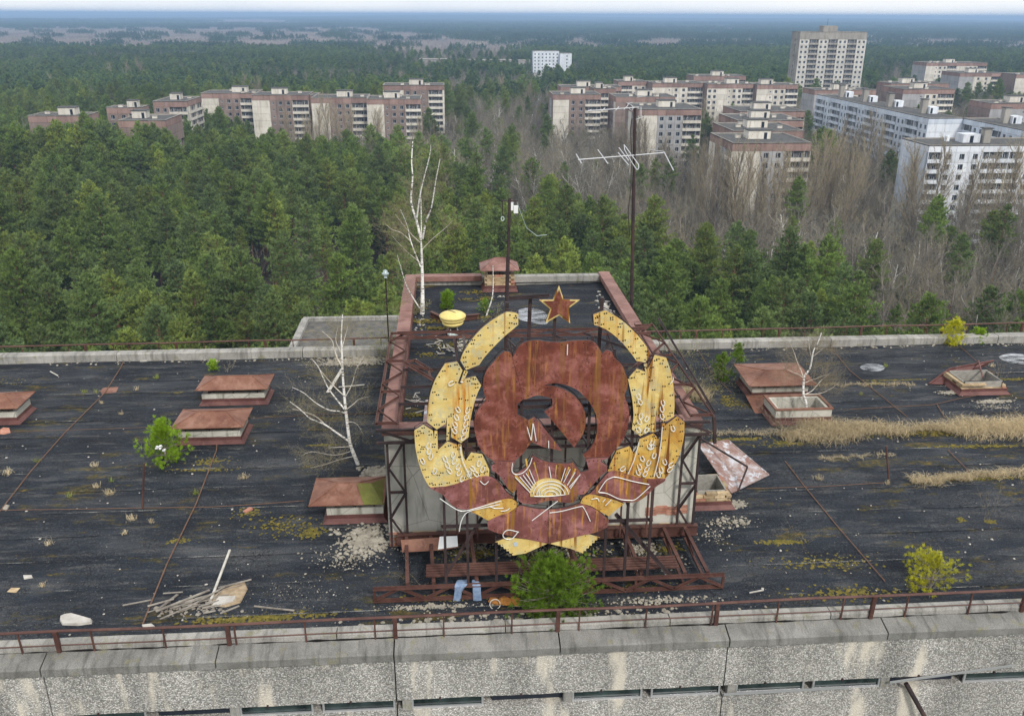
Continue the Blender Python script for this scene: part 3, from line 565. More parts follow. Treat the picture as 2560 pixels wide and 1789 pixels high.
def bare(g, rg, h, kind='tree', o=(0, 0, 0), fine=1., wmin=.022, mt=0, ml=1):
    """leafless tree: stem, limbs, branches, twigs"""
    o = np.array(o, float); A = []; B = []; W = []; A2 = []; B2 = []
    def grow(p, d, L, r, lev, mx_):
        n = 3 if lev == 0 else 2; pts = [p]; dd = d.copy()
        for i in range(n): 
            dd = dd + rg.normal(0, .10 if lev == 0 else .16, 3) + np.array([0, 0, .12 if kind != 'weep' else -.1]) * (lev > 0); dd /= np.linalg.norm(dd); pts.append(pts[-1] + dd * L / n)
        if r > .05: g.prism(pts, np.linspace(r, r * .45, n + 1), mt, 4 if lev == 0 else 3, .5)
        else:
            for i in range(n): A.append(pts[i]); B.append(pts[i + 1]); W.append(max(wmin, r))
        if lev >= mx_: return
        pts = np.array(pts)
        if kind == 'poplar': nc = [30, 9, 5][lev]; f0 = [.08, .15, .15][lev]; an = [.27, .24, .33][lev]; sc = [.46, .42, .5][lev]
        elif kind == 'round': nc = [9, 6, 5][lev]; f0 = [.28, .3, .2][lev]; an = [.75, .6, .6][lev]; sc = [.62, .5, .45][lev]
        else: nc = [16, 8, 6][lev]; f0 = [.22, .2, .2][lev]; an = [.62, .6, .6][lev]; sc = [.4, .45, .42][lev]
        nc = max(2, int(nc * fine)) if lev > 0 else nc
        for i in range(nc):
            f = f0 + (1 - f0) * (i + rg.random()) / nc; q = f * (len(pts) - 1); j = min(int(q), len(pts) - 2); pp = pts[j] + (pts[j + 1] - pts[j]) * (q - j)
            ax = pts[j + 1] - pts[j]; ax /= np.linalg.norm(ax); s = np.cross(ax, rg.normal(0, 1, 3)); s /= np.linalg.norm(s) + 1e-9
            nd = ax * math.cos(an) + s * math.sin(an) * rg.uniform(.7, 1.3); nd /= np.linalg.norm(nd)
            ll = L * sc * rg.uniform(.65, 1.15) * ((1.15 - .75 * f) if lev == 0 and kind != 'round' else 1.)
            grow(pp, nd, ll, r * (.5 if lev == 0 else .45) * (1.1 - .5 * f), lev + 1, mx_)
    grow(o, np.array([rg.normal(0, .04), rg.normal(0, .04), 1.]), h * (.6 if kind == 'round' else 1), h * .0085 + .02, 0, 3)
    g.ribbons(A, B, np.array(W), ml, rg)

def blob_tree(g, rg, o, h, R, ts, n, m):
    P = []; 
    for i in range(n):
        t = rg.random() ** .8; a = rg.uniform(0, 6.28); r = R * (1 - t ** 2) ** .7 * math.sqrt(rg.random()); P.append(o + np.array([math.cos(a) * r, math.sin(a) * r, h * (.38 + .6 * t)]))
    P = np.array(P); D = np.tile([0, 0, .8], (n, 1)); b = rg.uniform(.3, .7); g.tufts(P, D, np.full(n, ts), ts * .36, m, rg, 2, .6, np.full(n, b))
def stick_tree(g, rg, o, h, n, m, w=.16):
    o = np.array(o); A = []; B = []; b = rg.uniform(.25, .8)
    for i in range(n):
        z = rg.uniform(.25, .8) * h; a = rg.uniform(0, 6.28); L = h * rg.uniform(.12, .25); A.append(o + [0, 0, z]); B.append(o + [math.cos(a) * L * .7, math.sin(a) * L * .7, z + L])
    A.append(o); B.append(o + [0, 0, h]); g.ribbons(A, B, w, m, rg, np.full(n + 1, b))

R = np.random.default_rng(5)
PINES = []
for i in range(7):
    g = Geo(); t = Geo(); h = [19, 21, 23, 16.5, 20, 22, 18][i]
    pine(g, R, h, [4.0, 3.6, 4.6, 3.6, 3.2, 4.4, 5.0][i], [.4, .5, .42, .35, .52, .48, .34][i], .43, 4, cl=t)
    PINES.append((g.mesh('pine_crown', ['pine_bark', 'needles']), t.mesh('pine_trunk', ['pine_bark'])))
BARE = []
for i in range(8):
    kd = ['poplar', 'poplar', 'tree', 'tree', 'tree', 'round', 'birch', 'birch'][i]; g = Geo(); h = [22, 24, 14, 17, 12, 12, 16, 14][i]
    tw = 'twigs_poplar' if kd == 'poplar' else 'twigs'
    bare(g, R, h, kd if kd != 'birch' else 'tree', fine=1.0, wmin=.042 if kd == 'poplar' else .036)
    BARE.append((kd, g.mesh('bare_tree', ['birch_bark' if kd == 'birch' else 'grey_bark', tw])))
# lighter versions for the middle distance and whole stands for the far distance
def unlinked(name, me): return bpy.data.objects.new(name, me)
P1 = []
for i in range(5):
    g = Geo(); h = R.uniform(17, 24); pine(g, R, h, R.uniform(3.2, 4.4), .42, 1.0, 3, False, 1.0, wf=.3); P1.append(unlinked('pine_tree', g.mesh('pine_middle', ['pine_bark', 'needles_mid'])))
for i in range(3):
    g = Geo()
    for j in range(62):
        x, y = R.uniform(-24, 24, 2); blob_tree(g, R, np.array([x, y, R.uniform(-2, 0)]), R.uniform(17, 24), R.uniform(2.6, 3.8), 1.9, 26, 0)
    P1.append(unlinked('pine_stand', g.mesh('pine_stand', ['needles_dark'])))
for i in range(3):
    g = Geo()
    for j in range(420):
        x, y = R.uniform(-85, 85, 2); blob_tree(g, R, np.array([x, y, R.uniform(-3, 0)]), R.uniform(15, 25), 4.2, 4.2, 6, 0)
    P1.append(unlinked('pine_wood', g.mesh('pine_wood', ['needles_dark'])))
B1 = []
for i in range(5):
    g = Geo(); h = R.uniform(11, 17); bare(g, R, h, ['tree', 'tree', 'round', 'poplar', 'tree'][i], fine=.8, wmin=.075); B1.append(unlinked('bare_tree', g.mesh('bare_middle', ['grey_bark', 'twigs'])))
for i in range(3):
    g = Geo()
    for j in range(75):
        x, y = R.uniform(-24, 24, 2); stick_tree(g, R, (x, y, -1), R.uniform(11, 18), 20, 0, .17)
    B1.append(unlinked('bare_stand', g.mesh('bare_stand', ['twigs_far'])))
for i in range(3):
    g = Geo()
    for j in range(420):
        x, y = R.uniform(-85, 85, 2); blob_tree(g, R, np.array([x, y, -5.]), R.uniform(11, 17), 4.5, 3.8, 5, 0)
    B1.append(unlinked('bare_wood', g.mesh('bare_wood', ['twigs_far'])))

# which kind grows where, mapped over the ground as surveyed from the drone (display px of the crown)
def inpoly(x, y, P):
    c = False; n = len(P)
    for i in range(n):
        x1, y1 = P[i]; x2, y2 = P[(i + 1) % n]
        if (y1 > y) != (y2 > y) and x < (x2 - x1) * (y - y1) / (y2 - y1) + x1: c = not c
    return c
REG = [([(2060, 560), (2500, 440), (2600, 800), (2080, 800)], .07), ([(1850, 440), (2500, 440), (2200, 760), (2075, 720), (1990, 660), (1890, 570)], .12),
       ([(1232, 192), (2500, 192), (2500, 480), (1860, 510), (1700, 500), (1480, 490), (1440, 430), (1300, 340), (1232, 330)], .035), ([(1000, 195), (1235, 195), (1440, 320), (1440, 370), (1000, 330)], .06),
       ([(1000, 330), (1440, 360), (1440, 430), (1180, 390), (1000, 370)], .5), ([(640, 240), (1000, 240), (1000, 330), (640, 300)], .55), ([(880, 330), (1010, 330), (1010, 440), (900, 440)], .6),
       ([(-400, 190), (2700, 190), (2700, 900), (-400, 900)], .985),
       ([(1000, 150), (1250, 150), (1250, 192), (1000, 192)], .12), ([(1920, 130), (2180, 140), (2180, 192), (1950, 192)], .12), ([(2180, 140), (2600, 140), (2600, 192), (2180, 192)], .3),
       ([(300, 132), (560, 128), (560, 156), (330, 156)], .2), ([(-400, 110), (760, 100), (760, 192), (-400, 192)], .95), ([(870, 84), (1165, 84), (1165, 140), (880, 148)], .06),
       ([(700, 96), (880, 96), (880, 140), (700, 128)], .35), ([(-400, 108), (1160, 106), (1300, 100), (2800, 104), (2800, 192), (-400, 192)], .96),
       ([(1100, 82), (2700, 86), (2700, 105), (1100, 107)], .12), ([(1500, 62), (2700, 64), (2700, 70), (1500, 68)], .2), ([(-500, 60), (900, 58), (1160, 108), (-500, 112)], .05), ([(900, 60), (1300, 60), (1300, 97), (900, 97)], .4),
       ([(1300, 56), (2900, 56), (2900, 97), (1300, 97)], .74), ([(-500, 44), (620, 44), (750, 54), (-500, 54)], .05), ([(-900, -90), (2900, -90), (2900, 64), (-900, 64)], .97)]
def proj(x, y, z):
    v = np.array([x, y, z - CAMZ]); w = v @ fwd; return ((1280 + FPX * (v @ RT) / w) / K, (894.5 - FPX * (v @ UP) / w) / K)
def psea(x, y): return math.sin(x * .031 + 3 * math.sin(y * .017)) + math.sin(y * .043 + 2 * math.sin(x * .023))
def pine_p(x, y, z=19.):
    sx, sy = proj(x, y, z); sx += 26 * math.sin(x * .05 + y * .021) + 14 * math.sin(y * .09); sy += (sy - 30) * .05 * math.sin(x * .033 - y * .013)
    for P, p in REG:
        if inpoly(sx, sy, P):
            if p > .7 and y > 430: p = max(.05, p - (.8 if psea(x * .35 + 50, y * .22) > 1.05 else .06))
            return p
    return .9
# ------------------------------------------------------------------ the block under the emblem
RZ = 50.; rr = random.Random(3)
def chips(m, c, rx, ry, n, a, b, fl=.55, z=0., g=True):
    for _ in range(n):
        x, y = (rr.gauss(0, .5), rr.gauss(0, .5)) if g else (rr.uniform(-1, 1), rr.uniform(-1, 1)); r = a + (b - a) * rr.random() ** 2.5
        m.rock((c[0] + x * rx, c[1] + y * ry, c[2] + z + r * fl * .25), r, rr, fl)
    return m
own = thing('apartment_block', (0, 20, 0), 'tall concrete block in the foreground with a cracked black roof and pebble dashed front', 'building')
MB().box(-60, 62, 12.95, 27.8, 0, 49.9).build('wall', 'concrete_dark', own)
Y = 13.05; i = 0; rn = np.random.default_rng(9)
while Y < 27.5:
    w = rr.choice([.98, 1.0, 1.02, .95]); Y1 = min(Y + w, 27.6); xs = np.arange(-60 if 0 else -26, 32.01, .22); ys = np.linspace(Y - .06, Y1, 6); m = MB()
    base = .002 * (i % 2)
    for j, y in enumerate(ys):
        e = .005 if j == 0 else (.004 if j == 1 else 0.)
        for x in xs: m.v.append((x, y + (.012 * math.sin(x * 1.7 + i * 2) + .01 * math.sin(x * .6 + i)) * (j < 2), RZ + base + e + .010 * math.sin(x * .9 + i * 1.3) * math.sin(y * 2.1) + rn.uniform(-.002, .003)))
    W = len(xs); m.f = [(a * W + b, a * W + b + 1, (a + 1) * W + b + 1, (a + 1) * W + b) for a in range(5) for b in range(W - 1)]; m.mi = [0] * len(m.f)
    m.build('roofing_strip', 'bitumen', own, smooth=True)
    MB().add([(-26, Y - .07, RZ + .022), (32, Y - .07, RZ + .022), (32, Y - .048, RZ + .026), (-26, Y - .048, RZ + .026)], [(0, 1, 2, 3)]).build('seam', 'seam_dust', own); Y = Y1; i += 1
MB().box(-60, 62, 13.1, 27.5, 49.9, 49.96).build('roof', 'bitumen', own)
def jit(o, a=.004): o.location = Vector(o.location) + Vector((0, rr.uniform(-a, a), rr.uniform(-a, a))); return o
def block(name, x0, x1, prof, mat, bev=True):
    """prismatic block along x from a profile in y,z"""
    n = len(prof); N_ = max(2, int((x1 - x0) / .35)); m = MB()
    for k in range(N_ + 1):
        x = x0 + (x1 - x0) * k / N_
        for (y, z) in prof: m.v.append((x - x0, y + rr.gauss(0, .003), z + rr.gauss(0, .003)))
    for k in range(N_):
        for j in range(n): m.f.append((k * n + j, k * n + (j + 1) % n, (k + 1) * n + (j + 1) % n, (k + 1) * n + j)[::-1])
    m.f += [tuple(range(n)), tuple(range(N_ * n + n - 1, N_ * n - 1, -1))]; m.mi = [0] * len(m.f)
    o = put(name, m.mesh(name, mat), own); o.location = (x0, -20, 0); return o
x = -27.7 - 1.13
while x < 32:
    block('parapet_block', x + .008, x + 2.955, [(12.88, 50.2), (13.12, 49.95), (13.1, 50.36), (13.07, 50.4), (12.91, 50.4), (12.88, 50.36)], 'concrete'); x += 2.965
x = -1.14 - 5.93 * 5
while x < 32:
    sp = [0, 5.93] if rr.random() < .5 else [0, 2.9, 5.93]
    for a, b in zip(sp[:-1], sp[1:]): jit(block('ledge_slab', x + a + .012, x + b - .012, [(12.53, 50.03), (12.87, 50.0), (12.875, 50.27), (12.55, 50.19), (12.53, 50.17)], 'concrete_dark'), .004)
    block('facade_panel', x + .012, x + 5.918, [(12.60, 49.12), (12.9, 49.12), (12.9, 50.02), (12.60, 50.02)], 'pebble_dash')
    block('facade_panel', x + .012, x + 5.918, [(12.60, 46.2), (12.9, 46.2), (12.9, 48.86), (12.60, 48.86)], 'pebble_dash')
    k_ = 0
    for q in range(4):
        xa = x + .1 + q * 1.45
        if q % 2 == 0: MB().box(xa, xa + .16, 12.64, 12.9, 48.86, 49.12).build('mullion_block', 'concrete', own)
        m = MB(); x0, x1 = xa + .16, xa + 1.45
        fr = MB()
        if (q + int(x)) % 3:
            fr.box(x0, x1, 12.66, 12.69, 48.86, 48.895).box(x0, x1, 12.66, 12.69, 49.085, 49.12).box(x0, x0 + .035, 12.66, 12.69, 48.895, 49.085).box(x1 - .035, x1, 12.66, 12.69, 48.895, 49.085)
            w_ = fr.build('window', 'aluminium', own); MB().box(x0 + .03, x1 - .03, 12.7, 12.71, 48.87, 49.11).build('pane', 'dark_glass', w_, origin=(0, 20, 0))
        else: MB().box(x0, x1, 12.78, 12.9, 48.86, 49.12).build('window', 'window_dark', own)
        MB().box(x0 + .5, x0 + .53, 12.57, 12.6, 49.11, 49.16).build('bracket', 'steel_dark', own)
    x += 5.93
n_ = 260; tl_ = [(-27 + 59 * k_ / n_, 12.872 + rr.gauss(0, .006), 50.268) for k_ in range(n_ + 1)]
MB().tube(tl_, [max(.003, rr.gauss(.012, .008)) for _ in tl_], 5).build('tar_joint', 'hole_black', own)
MB().box(-60, 62, 12.72, 12.9, 0, 46.2).build('wall', 'pebble_dash', own)
x = -28.6
while x < 32:
    block('parapet_block', x + .006, x + 5.9, [(27.45, 49.95), (27.8, 49.95), (27.8, 50.24), (27.76, 50.27), (27.49, 50.27), (27.45, 50.24)], 'concrete'); x += 5.92
MB().box(-60, 62, 27.8, 28.15, 49.8, 50.02).build('ledge_slab', 'concrete_dark', own)
# concrete debris edge, tar line
m = MB()
chips(m, (2, 13.25, RZ), 14, .09, 900, .008, .05, g=False); chips(m, (1.4, 13.5, RZ), 3.2, .35, 800, .01, .06); chips(m, (5, 27.3, RZ), 18, .12, 500, .01, .05, g=False)
m.build('gravel', 'rubble_cream', kind='stuff')
# railings
def railing(name, y, zt, zm, zb, label, thick, thin, x0=-30, x1=34, sl=.0):
    t = thing(name, (0, y, zb), label, 'railing'); Z = lambda x: zt + sl * x
    n = 44
    MB().tube([(x0 + (x1 - x0) * k / n, y + .012 * math.sin(k * 1.3), Z(x0 + (x1 - x0) * k / n) + .008 * math.sin(k * 2.1)) for k in range(n + 1)], .026, 6).build('top_rail', 'steel_rust', t)
    if zm: MB().tube([(x0 + (x1 - x0) * k / n, y + .01, zm + sl * (x0 + (x1 - x0) * k / n) + .006 * math.sin(k * 1.7)) for k in range(n + 1)], .012, 5).build('middle_rail', 'steel_rust', t)
    x = thick[0]
    while x < x1: MB().bar((x, y + .03, zb), (x + rr.uniform(-.01, .01), y, Z(x)), .07, .06).build('post', 'steel_rust', t); x += thick[1]
    x = thin[0]
    while x < x1: MB().bar((x, y + .02, zb), (x, y, Z(x)), .026).build('baluster', 'steel_rust', t); x += thin[1]
railing('railing', 12.84, 50.73, 50.44, 50.26, 'rusty brown pipe railing along the front edge of the roof', (-1.12 - 2.87 * 10, 2.87), (-1.12 - 2.87 * 10 + .75, 1.2), sl=.004)
railing('railing', 27.98, 50.46, None, 50.02, 'rusty brown pipe railing along the back edge of the roof', (-26.5, 2.9), (-25.6, 1.45), sl=.004)
p0, p1 = dz(2022, 1530, 48.9), dz(2078, 1612, 48.2); m = MB().tube([(p0.x, 12.56, 49.0), (p1.x + .1, 12.3, 48.0), (p1.x + .25, 12.2, 47.4)], .045, 8)
tag(m.build('pipe', 'steel_dark'), 'black pipe hanging loose down the pebble dashed front at lower right', 'pipe')
for (a, b, lb) in (((1623, 1556), (1902, 1540), 'bent grey metal strip hanging below the window slit, left of two'), ((1995, 1529), (2272, 1491), 'bent grey metal strip hanging below the window slit at lower right')):
    A, B = dy(a[0], a[1], 12.55), dy(b[0], b[1], 12.55); tag(MB().bar(A, B, .015, .045).build('metal_strip', 'aluminium'), lb, 'metal strip')

# ------------------------------------------------------------------ roof vents
BRICK = {}
def brick(parent, p, rz, sx=.25, sy=.12, sz=.065, mat='brick_buff', o=None):
    key = (round(sx, 2), sy, sz, mat)
    if key not in BRICK: BRICK[key] = MB().box(-sx / 2 + .005, sx / 2 - .005, -sy / 2, sy / 2, .004, sz - .004).mesh('brick', mat)
    b_ = put('brick', BRICK[key], parent); b_.location = Vector(p) - Vector(o or (0, 0, 0)); b_.rotation_euler = (rr.gauss(0, .01), rr.gauss(0, .01), rz + rr.gauss(0, .012)); return b_
def hip(m, x0, x1, y0, y1, z, h, t=.02, ridge=None, M=None):
    """hipped sheet metal cap; M moves it"""
    ry = (y0 + y1) / 2; d = (y1 - y0) / 2 * .95; a, b = (x0 + d, x1 - d) if ridge is None else ridge; b0 = len(m.v)
    V = [(x0, y0, z), (x1, y0, z), (x1, y1, z), (x0, y1, z), (a, ry, z + h), (b, ry, z + h)]; V += [(p[0], p[1], p[2] - t) for p in V]
    if M: V = [M @ Vector(p) for p in V]
    F = [(0, 1, 5, 4), (1, 2, 5), (2, 3, 4, 5), (3, 0, 4), (6, 10, 11, 7), (7, 11, 8), (8, 11, 10, 9), (9, 10, 6), (0, 6, 7, 1), (1, 7, 8, 2), (2, 8, 9, 3), (3, 9, 6, 0)]
    m.add(V, F)
    for p, q in ((0, 4), (1, 5), (2, 5), (3, 4), (4, 5)): m.bar(Vector(V[p]) + Vector((0, 0, .006)), Vector(V[q]) + Vector((0, 0, .006)), .018, .014)
    return m
def curb(t, x0, x1, y0, y1, z, h, mat='plaster', fl=.2, sk=.1, hollow=True, o=None, bricks=False, broken=False):
    w = .13; m = MB()
    if not bricks:
        for q in ((x0, x1, y0, y0 + w), (x0, x1, y1 - w, y1), (x0, x0 + w, y0 + w, y1 - w), (x1 - w, x1, y0 + w, y1 - w)): m.box(*q, z, z + h)
        m.build('curb', mat, t)
    else:
        m.box(x0 + .1, x1 - .1, y0 + .1, y0 + .13, z, z + h - .03); m.box(x0 + .1, x0 + .13, y0 + .1, y1 - .1, z, z + h - .03); m.box(x1 - .13, x1 - .1, y0 + .1, y1 - .1, z, z + h - .02); m.box(x0 + .1, x1 - .1, y1 - .13, y1 - .1, z, z + h)
        m.build('curb', 'mortar', t); nz = int(h / .068)
        for k in range(nz):
            off = .125 * (k % 2)
            for (ax, n, fn, rz) in (('x', int((x1 - x0) / .25), lambda s: (x0 + s, y0 + .06), 0), ('y', int((y1 - y0) / .25), lambda s: (x0 + .06, y0 + s), math.pi / 2), ('y2', int((y1 - y0) / .25), lambda s: (x1 - .06, y0 + s), math.pi / 2), ('x2', int((x1 - x0) / .25), lambda s: (x0 + s, y1 - .06), 0)):
                for i in range(n):
                    if broken and k >= nz - 2 and rr.random() < .4: continue
                    px, py = fn(.125 + .25 * i + off * .5); brick(t, (px, py, z + k * .068), rz, mat=rr.choice(['brick_buff'] * 4 + ['brick_rose']), o=t.location)
    MB().box(x0 + w, x1 - w, y0 + w, y1 - w, z, z + .05).build('shaft', 'hole_black', t)  # black plate in the hollow, standing in for the darkness down the vent
    f = MB(); s = sk          # sheet flashing: upright band and sloping skirt
    A = [(x0, y0), (x1, y0), (x1, y1), (x0, y1)]; B = [(x0 - s, y0 - s), (x1 + s, y0 - s), (x1 + s, y1 + s), (x0 - s, y1 + s)]; e = .012
    A = [(x0 - e, y0 - e), (x1 + e, y0 - e), (x1 + e, y1 + e), (x0 - e, y1 + e)]
    V = [(*p, z + fl) for p in A] + [(*p, z + fl * .52) for p in A] + [(*p, z + .015) for p in B]
    f.add(V, [(i + 4 * r, (i + 1) % 4 + 4 * r, (i + 1) % 4 + 4 * r + 4, i + 4 * r + 4)[::-1] for r in (0, 1) for i in range(4)]); f.build('flashing', 'rust_flash', t)
def vent(x0, x1, y0, y1, label, cap='rust_cap', z=RZ, roof=True, h=.36, ez=.52, ov=.13, rh=.2, shift=(0, 0), tilt=(0, 0), bricks=False, name='roof_vent', M=None, broken=False):
    t = thing(name, (x0, y0, z), label, 'roof vent'); curb(t, x0, x1, y0, y1, z, h, bricks=bricks, broken=broken)
    if roof:
        c = Vector(((x0 + x1) / 2, (y0 + y1) / 2, z + ez)); M_ = Matrix.Translation(c + Vector((*shift, 0))) @ Matrix.Rotation(tilt[0], 4, 'X') @ Matrix.Rotation(tilt[1], 4, 'Y') @ Matrix.Translation(-c)
        hip(MB(), x0 - ov, x1 + ov, y0 - ov, y1 + ov, z + ez, rh, M=M_).build('roof_cap', cap, t)
        for px in (x0 + .2, (x0 + x1) / 2, x1 - .2):
            for py in (y0 + .05, y1 - .05): MB().bar((px, py, z + h - .02), (px, py, z + ez), .03).build('cap_support', 'steel_dark', t)
    return t
vent(-7.22, -5.45, 23.8, 24.65, 'rusty capped vent nearer the back parapet, upper of the pair on the left roof', h=.33)
v2 = vent(-7.2, -5.6, 21.3, 22.25, 'rusty capped vent behind the small green pine on the left roof', h=.35)
vent(-13.7, -11.95, 22.85, 23.75, 'rusty vent with green moss on its cap, cut by the left edge', h=.35)
t = vent(-2.86, -1.62, 17.2, 18.05, 'vent with an oversized cap half green with moss, beside the pavilion', h=.36, shift=(-.16, .06), ov=.2)
x0, x1, y0, y1, z = -2.35, -1.55, 17.05, 18.2, 50.535
MB().add([(-2.02, 17.03, 50.527), (-1.6, 17.02, 50.527), (-1.62, 18.22, 50.527), (-1.9, 17.62, 50.728), (-2.22, 17.62, 50.735)], [(0, 1, 3, 4), (1, 2, 3)]).build('moss_stain', 'moss_cap', t)
vent(8.72, 10.4, 23.3, 24.5, 'rusty capped vent with pale scratches, beside the birch on the right roof', cap='rust_cap', tilt=(.06, .0), rh=.13, ov=.17, h=.34)
t = thing('fallen_vent_cover', (9.3, 22.7, RZ), 'rusty fallen vent cap lying between two vents on the right roof', 'metal cap')
c = Vector((9.35, 22.72, 50.1)); hip(MB(), 8.5, 10.2, 22.25, 23.2, 50.1, .16, M=Matrix.Translation(c) @ Matrix.Rotation(.18, 4, 'X') @ Matrix.Rotation(-.03, 4, 'Y') @ Matrix.Translation(-c)).build('cap_sheet', 'rust_cap', t)
t = thing('roof_vent', (8.75, 21.5, RZ), 'open topped vent with a rusty rim and a birch growing out of it', 'roof vent'); curb(t, 8.8, 10.38, 21.55, 22.5, RZ, .42, sk=.12)
m = MB()
for q in ((8.77, 10.41, 21.52, 21.6), (8.77, 10.41, 22.45, 22.53), (8.77, 8.85, 21.6, 22.45), (10.33, 10.41, 21.6, 22.45)): m.box(*q, RZ + .42, RZ + .46)
m.build('rim', 'rust_cap', t)
t = vent(15.05, 16.45, 23.2, 24.25, 'broken buff brick vent with its cap tipped off, far right', roof=False, bricks=True, h=.4, broken=True)
q_ = [dz(x, y, z) for x, y, z in ((2083, 860, 50.03), (2130, 826, 50.32), (2228, 808, 50.42), (2206, 822, 50.2), (2150, 842, 50.12), (2112, 862, 50.05))]
m = MB().add(q_, [(0, 1, 4, 5), (1, 2, 3, 4)]).add([p_ + Vector((.01, .03, .0)) for p_ in q_], [(5, 4, 1, 0), (4, 3, 2, 1)]); m.bar(q_[0], q_[1], .04).bar(q_[1], q_[2], .04).bar(q_[1], q_[4], .03)
m.bar(q_[2] + Vector((-.5, 0, .02)), (15.9, 23.6, 50.38), .035)
tag(lift(m.build('fallen_vent_cover', 'rust_flash'), (15, 24.4, 50)), 'rusty vent cap tipped up behind the broken brick vent at far right', 'metal cap')
t = vent(5.35, 6.25, 17.25, 18.15, 'open buff brick vent against the right side of the pavilion', roof=False, bricks=True, h=.45, broken=True)
A, B, C_2, D_ = dz(1565, 1000, 50.5), dz(1632, 990, 50.45), dz(1724, 1062, 50.05), dz(1640, 1105, 50.05)
m = MB(); mid = (A + B + C_2 + D_) / 4 + Vector((0, 0, -.12)); A.z, B.z, C_2.z, D_.z = 50.55, 50.5, 50.03, 50.06; m.v = [tuple(p) for p in (A, B, C_2, D_, mid)]; m.f = [(0, 4, 1), (1, 4, 2), (2, 4, 3), (3, 4, 0)]; m.mi = [0] * 4
for p, q in ((A, B), (B, C_2), (C_2, D_), (D_, A)): m.bar(p, q, .03, .02)
tag(lift(m.build('fallen_vent_cover', 'white_rust'), (6.4, 18.5, 50)), 'upturned vent cap showing its white and rust underside, right of the pavilion', 'metal cap')
m = MB(); q = [dz(1572, 983, 50.6), dz(1676, 1046, 50.5), dz(1655, 1100, 50.05)]
m.bar(q[0], q[1], .035).bar(q[1], q[2], .035); tag(lift(m.build('bent_bar', 'steel_dark'), q[2]), 'dark bent steel bar leaning over the upturned cap right of the pavilion', 'steel bar')

# ------------------------------------------------------------------ pavilion (lift house)
PX0, PX1, PY0, PY1 = -1.43, 5.03, 16.15, 27.4; PZ = 52.45
pv_ = thing('rooftop_pavilion', (1.8, 21.8, RZ), 'grey plastered lift house standing on the middle of the roof behind the emblem', 'lift house')
MB().box(PX0, PX1, PY0, PY0 + .12, RZ + .36, 52.72).build('wall', 'plaster', pv_)
MB().box(PX0 + .01, PX1 - .01, PY0 + .02, PY0 + .12, RZ, RZ + .36).build('wall', 'mortar', pv_)
MB().box(PX0, PX0 + .2, PY0 + .12, PY1, RZ, 52.72).build('wall', 'plaster', pv_); MB().box(PX1 - .2, PX1, PY0 + .12, PY1, RZ, 52.72).build('wall', 'plaster', pv_); MB().box(PX0 + .2, PX1 - .2, PY1 - .2, PY1, RZ, 52.72).build('wall', 'concrete', pv_)
for k in range(5):
    for i in range(26):
        x = PX0 + .12 + .25 * i + .125 * (k % 2)
        if x > PX1 - .12 or (k == 4 and rr.random() < .6): continue
        brick(pv_, (x, PY0 + .045 - .006 * rr.random(), RZ + .02 + k * .07), 0, mat=rr.choice(['brick_buff'] * 3 + ['brick_rose']), o=pv_.location)
for k in range(5):      # bare brick patch under the eaves, left
    for i in range(5 - k // 2): brick(pv_, (PX0 + .9 + .25 * i + .125 * (k % 2), PY0 - .002, 52.42 - k * .07), 0, sy=.03, mat=rr.choice(['brick_buff', 'brick_rose', 'brick_rose']), o=pv_.location)
for k in range(3):
    for i in range(4): brick(pv_, (PX1 - .9 + .22 * i, PY0 - .002, 50.7 - k * .07 + .03 * (i % 2)), 0, sy=.03, mat='brick_rose', o=pv_.location)
xs = np.linspace(PX0 + .2, PX1 - .2, 30); ys = np.linspace(PY0 + .2, PY1 - .2, 50); m = MB()
m.v = [(x, y, PZ + .015 * math.sin(x * 1.3 + y) + .01 * rr.random() + .03 * max(0, (abs(x - 1.8) - 2.4))) for y in ys for x in xs]; W = len(xs)
m.f = [(a * W + b, a * W + b + 1, (a + 1) * W + b + 1, (a + 1) * W + b) for a in range(len(ys) - 1) for b in range(W - 1)]; m.mi = [0] * len(m.f); m.build('roof', 'bitumen_pavilion', pv_, smooth=True)
def cap_sheets(x0, x1, y0, y1, n, ax, mat='cladding', zt=52.78, inner=0):
    for i in range(n):
        a, b = i / n, (i + 1) / n; m = MB()
        q = (x0, x1, y0 + (y1 - y0) * a + .004, y0 + (y1 - y0) * b - .004) if ax == 'y' else (x0 + (x1 - x0) * a + .004, x0 + (x1 - x0) * b - .004, y0, y1)
        dzz = rr.uniform(-.006, .008); m.box(*q, zt - .16, zt + dzz); m.build('cap_sheet', mat, pv_)
cap_sheets(PX0 - .04, PX0 + .3, PY0 - .03, PY1 + .03, 9, 'y'); cap_sheets(PX1 - .3, PX1 + .04, PY0 - .03, PY1 + .03, 9, 'y')
cap_sheets(PX0 + .3, .95, PY1 - .3, PY1 + .03, 2, 'x'); MB().box(.95, PX1 - .3, PY1 - .28, PY1 + .02, 52.55, 52.73).build('parapet', 'concrete', pv_)
cap_sheets(PX0 + .3, PX1 - .3, PY0 - .03, PY0 + .27, 5, 'x')
MB().box(PX0 + .3, PX1 - .3, PY0 + .27, PY0 + .29, 52.46, 52.7).build('flashing', 'rust_flash', pv_); MB().box(PX0 + .3, PX0 + .32, PY0 + .3, PY1 - .3, 52.46, 52.62).build('flashing', 'rust_flash', pv_)
m = chips(MB(), (PX1 - .5, 23.6, PZ), .16, 2.6, 420, .015, .075); chips(m, (PX0 + .5, 22.5, PZ), .15, 2.4, 160, .01, .05); chips(m, (1.5, 25.9, PZ), .6, .08, 60, .01, .05); m.build('plaster_rubble', 'rubble_white', kind='stuff')
t = vent(1.02, 1.95, 26.45, 27.15, 'tall rust capped brick vent at the back edge of the pavilion roof', z=PZ, h=.55, ez=.72, rh=.28, ov=.14, cap='cladding', bricks=True)
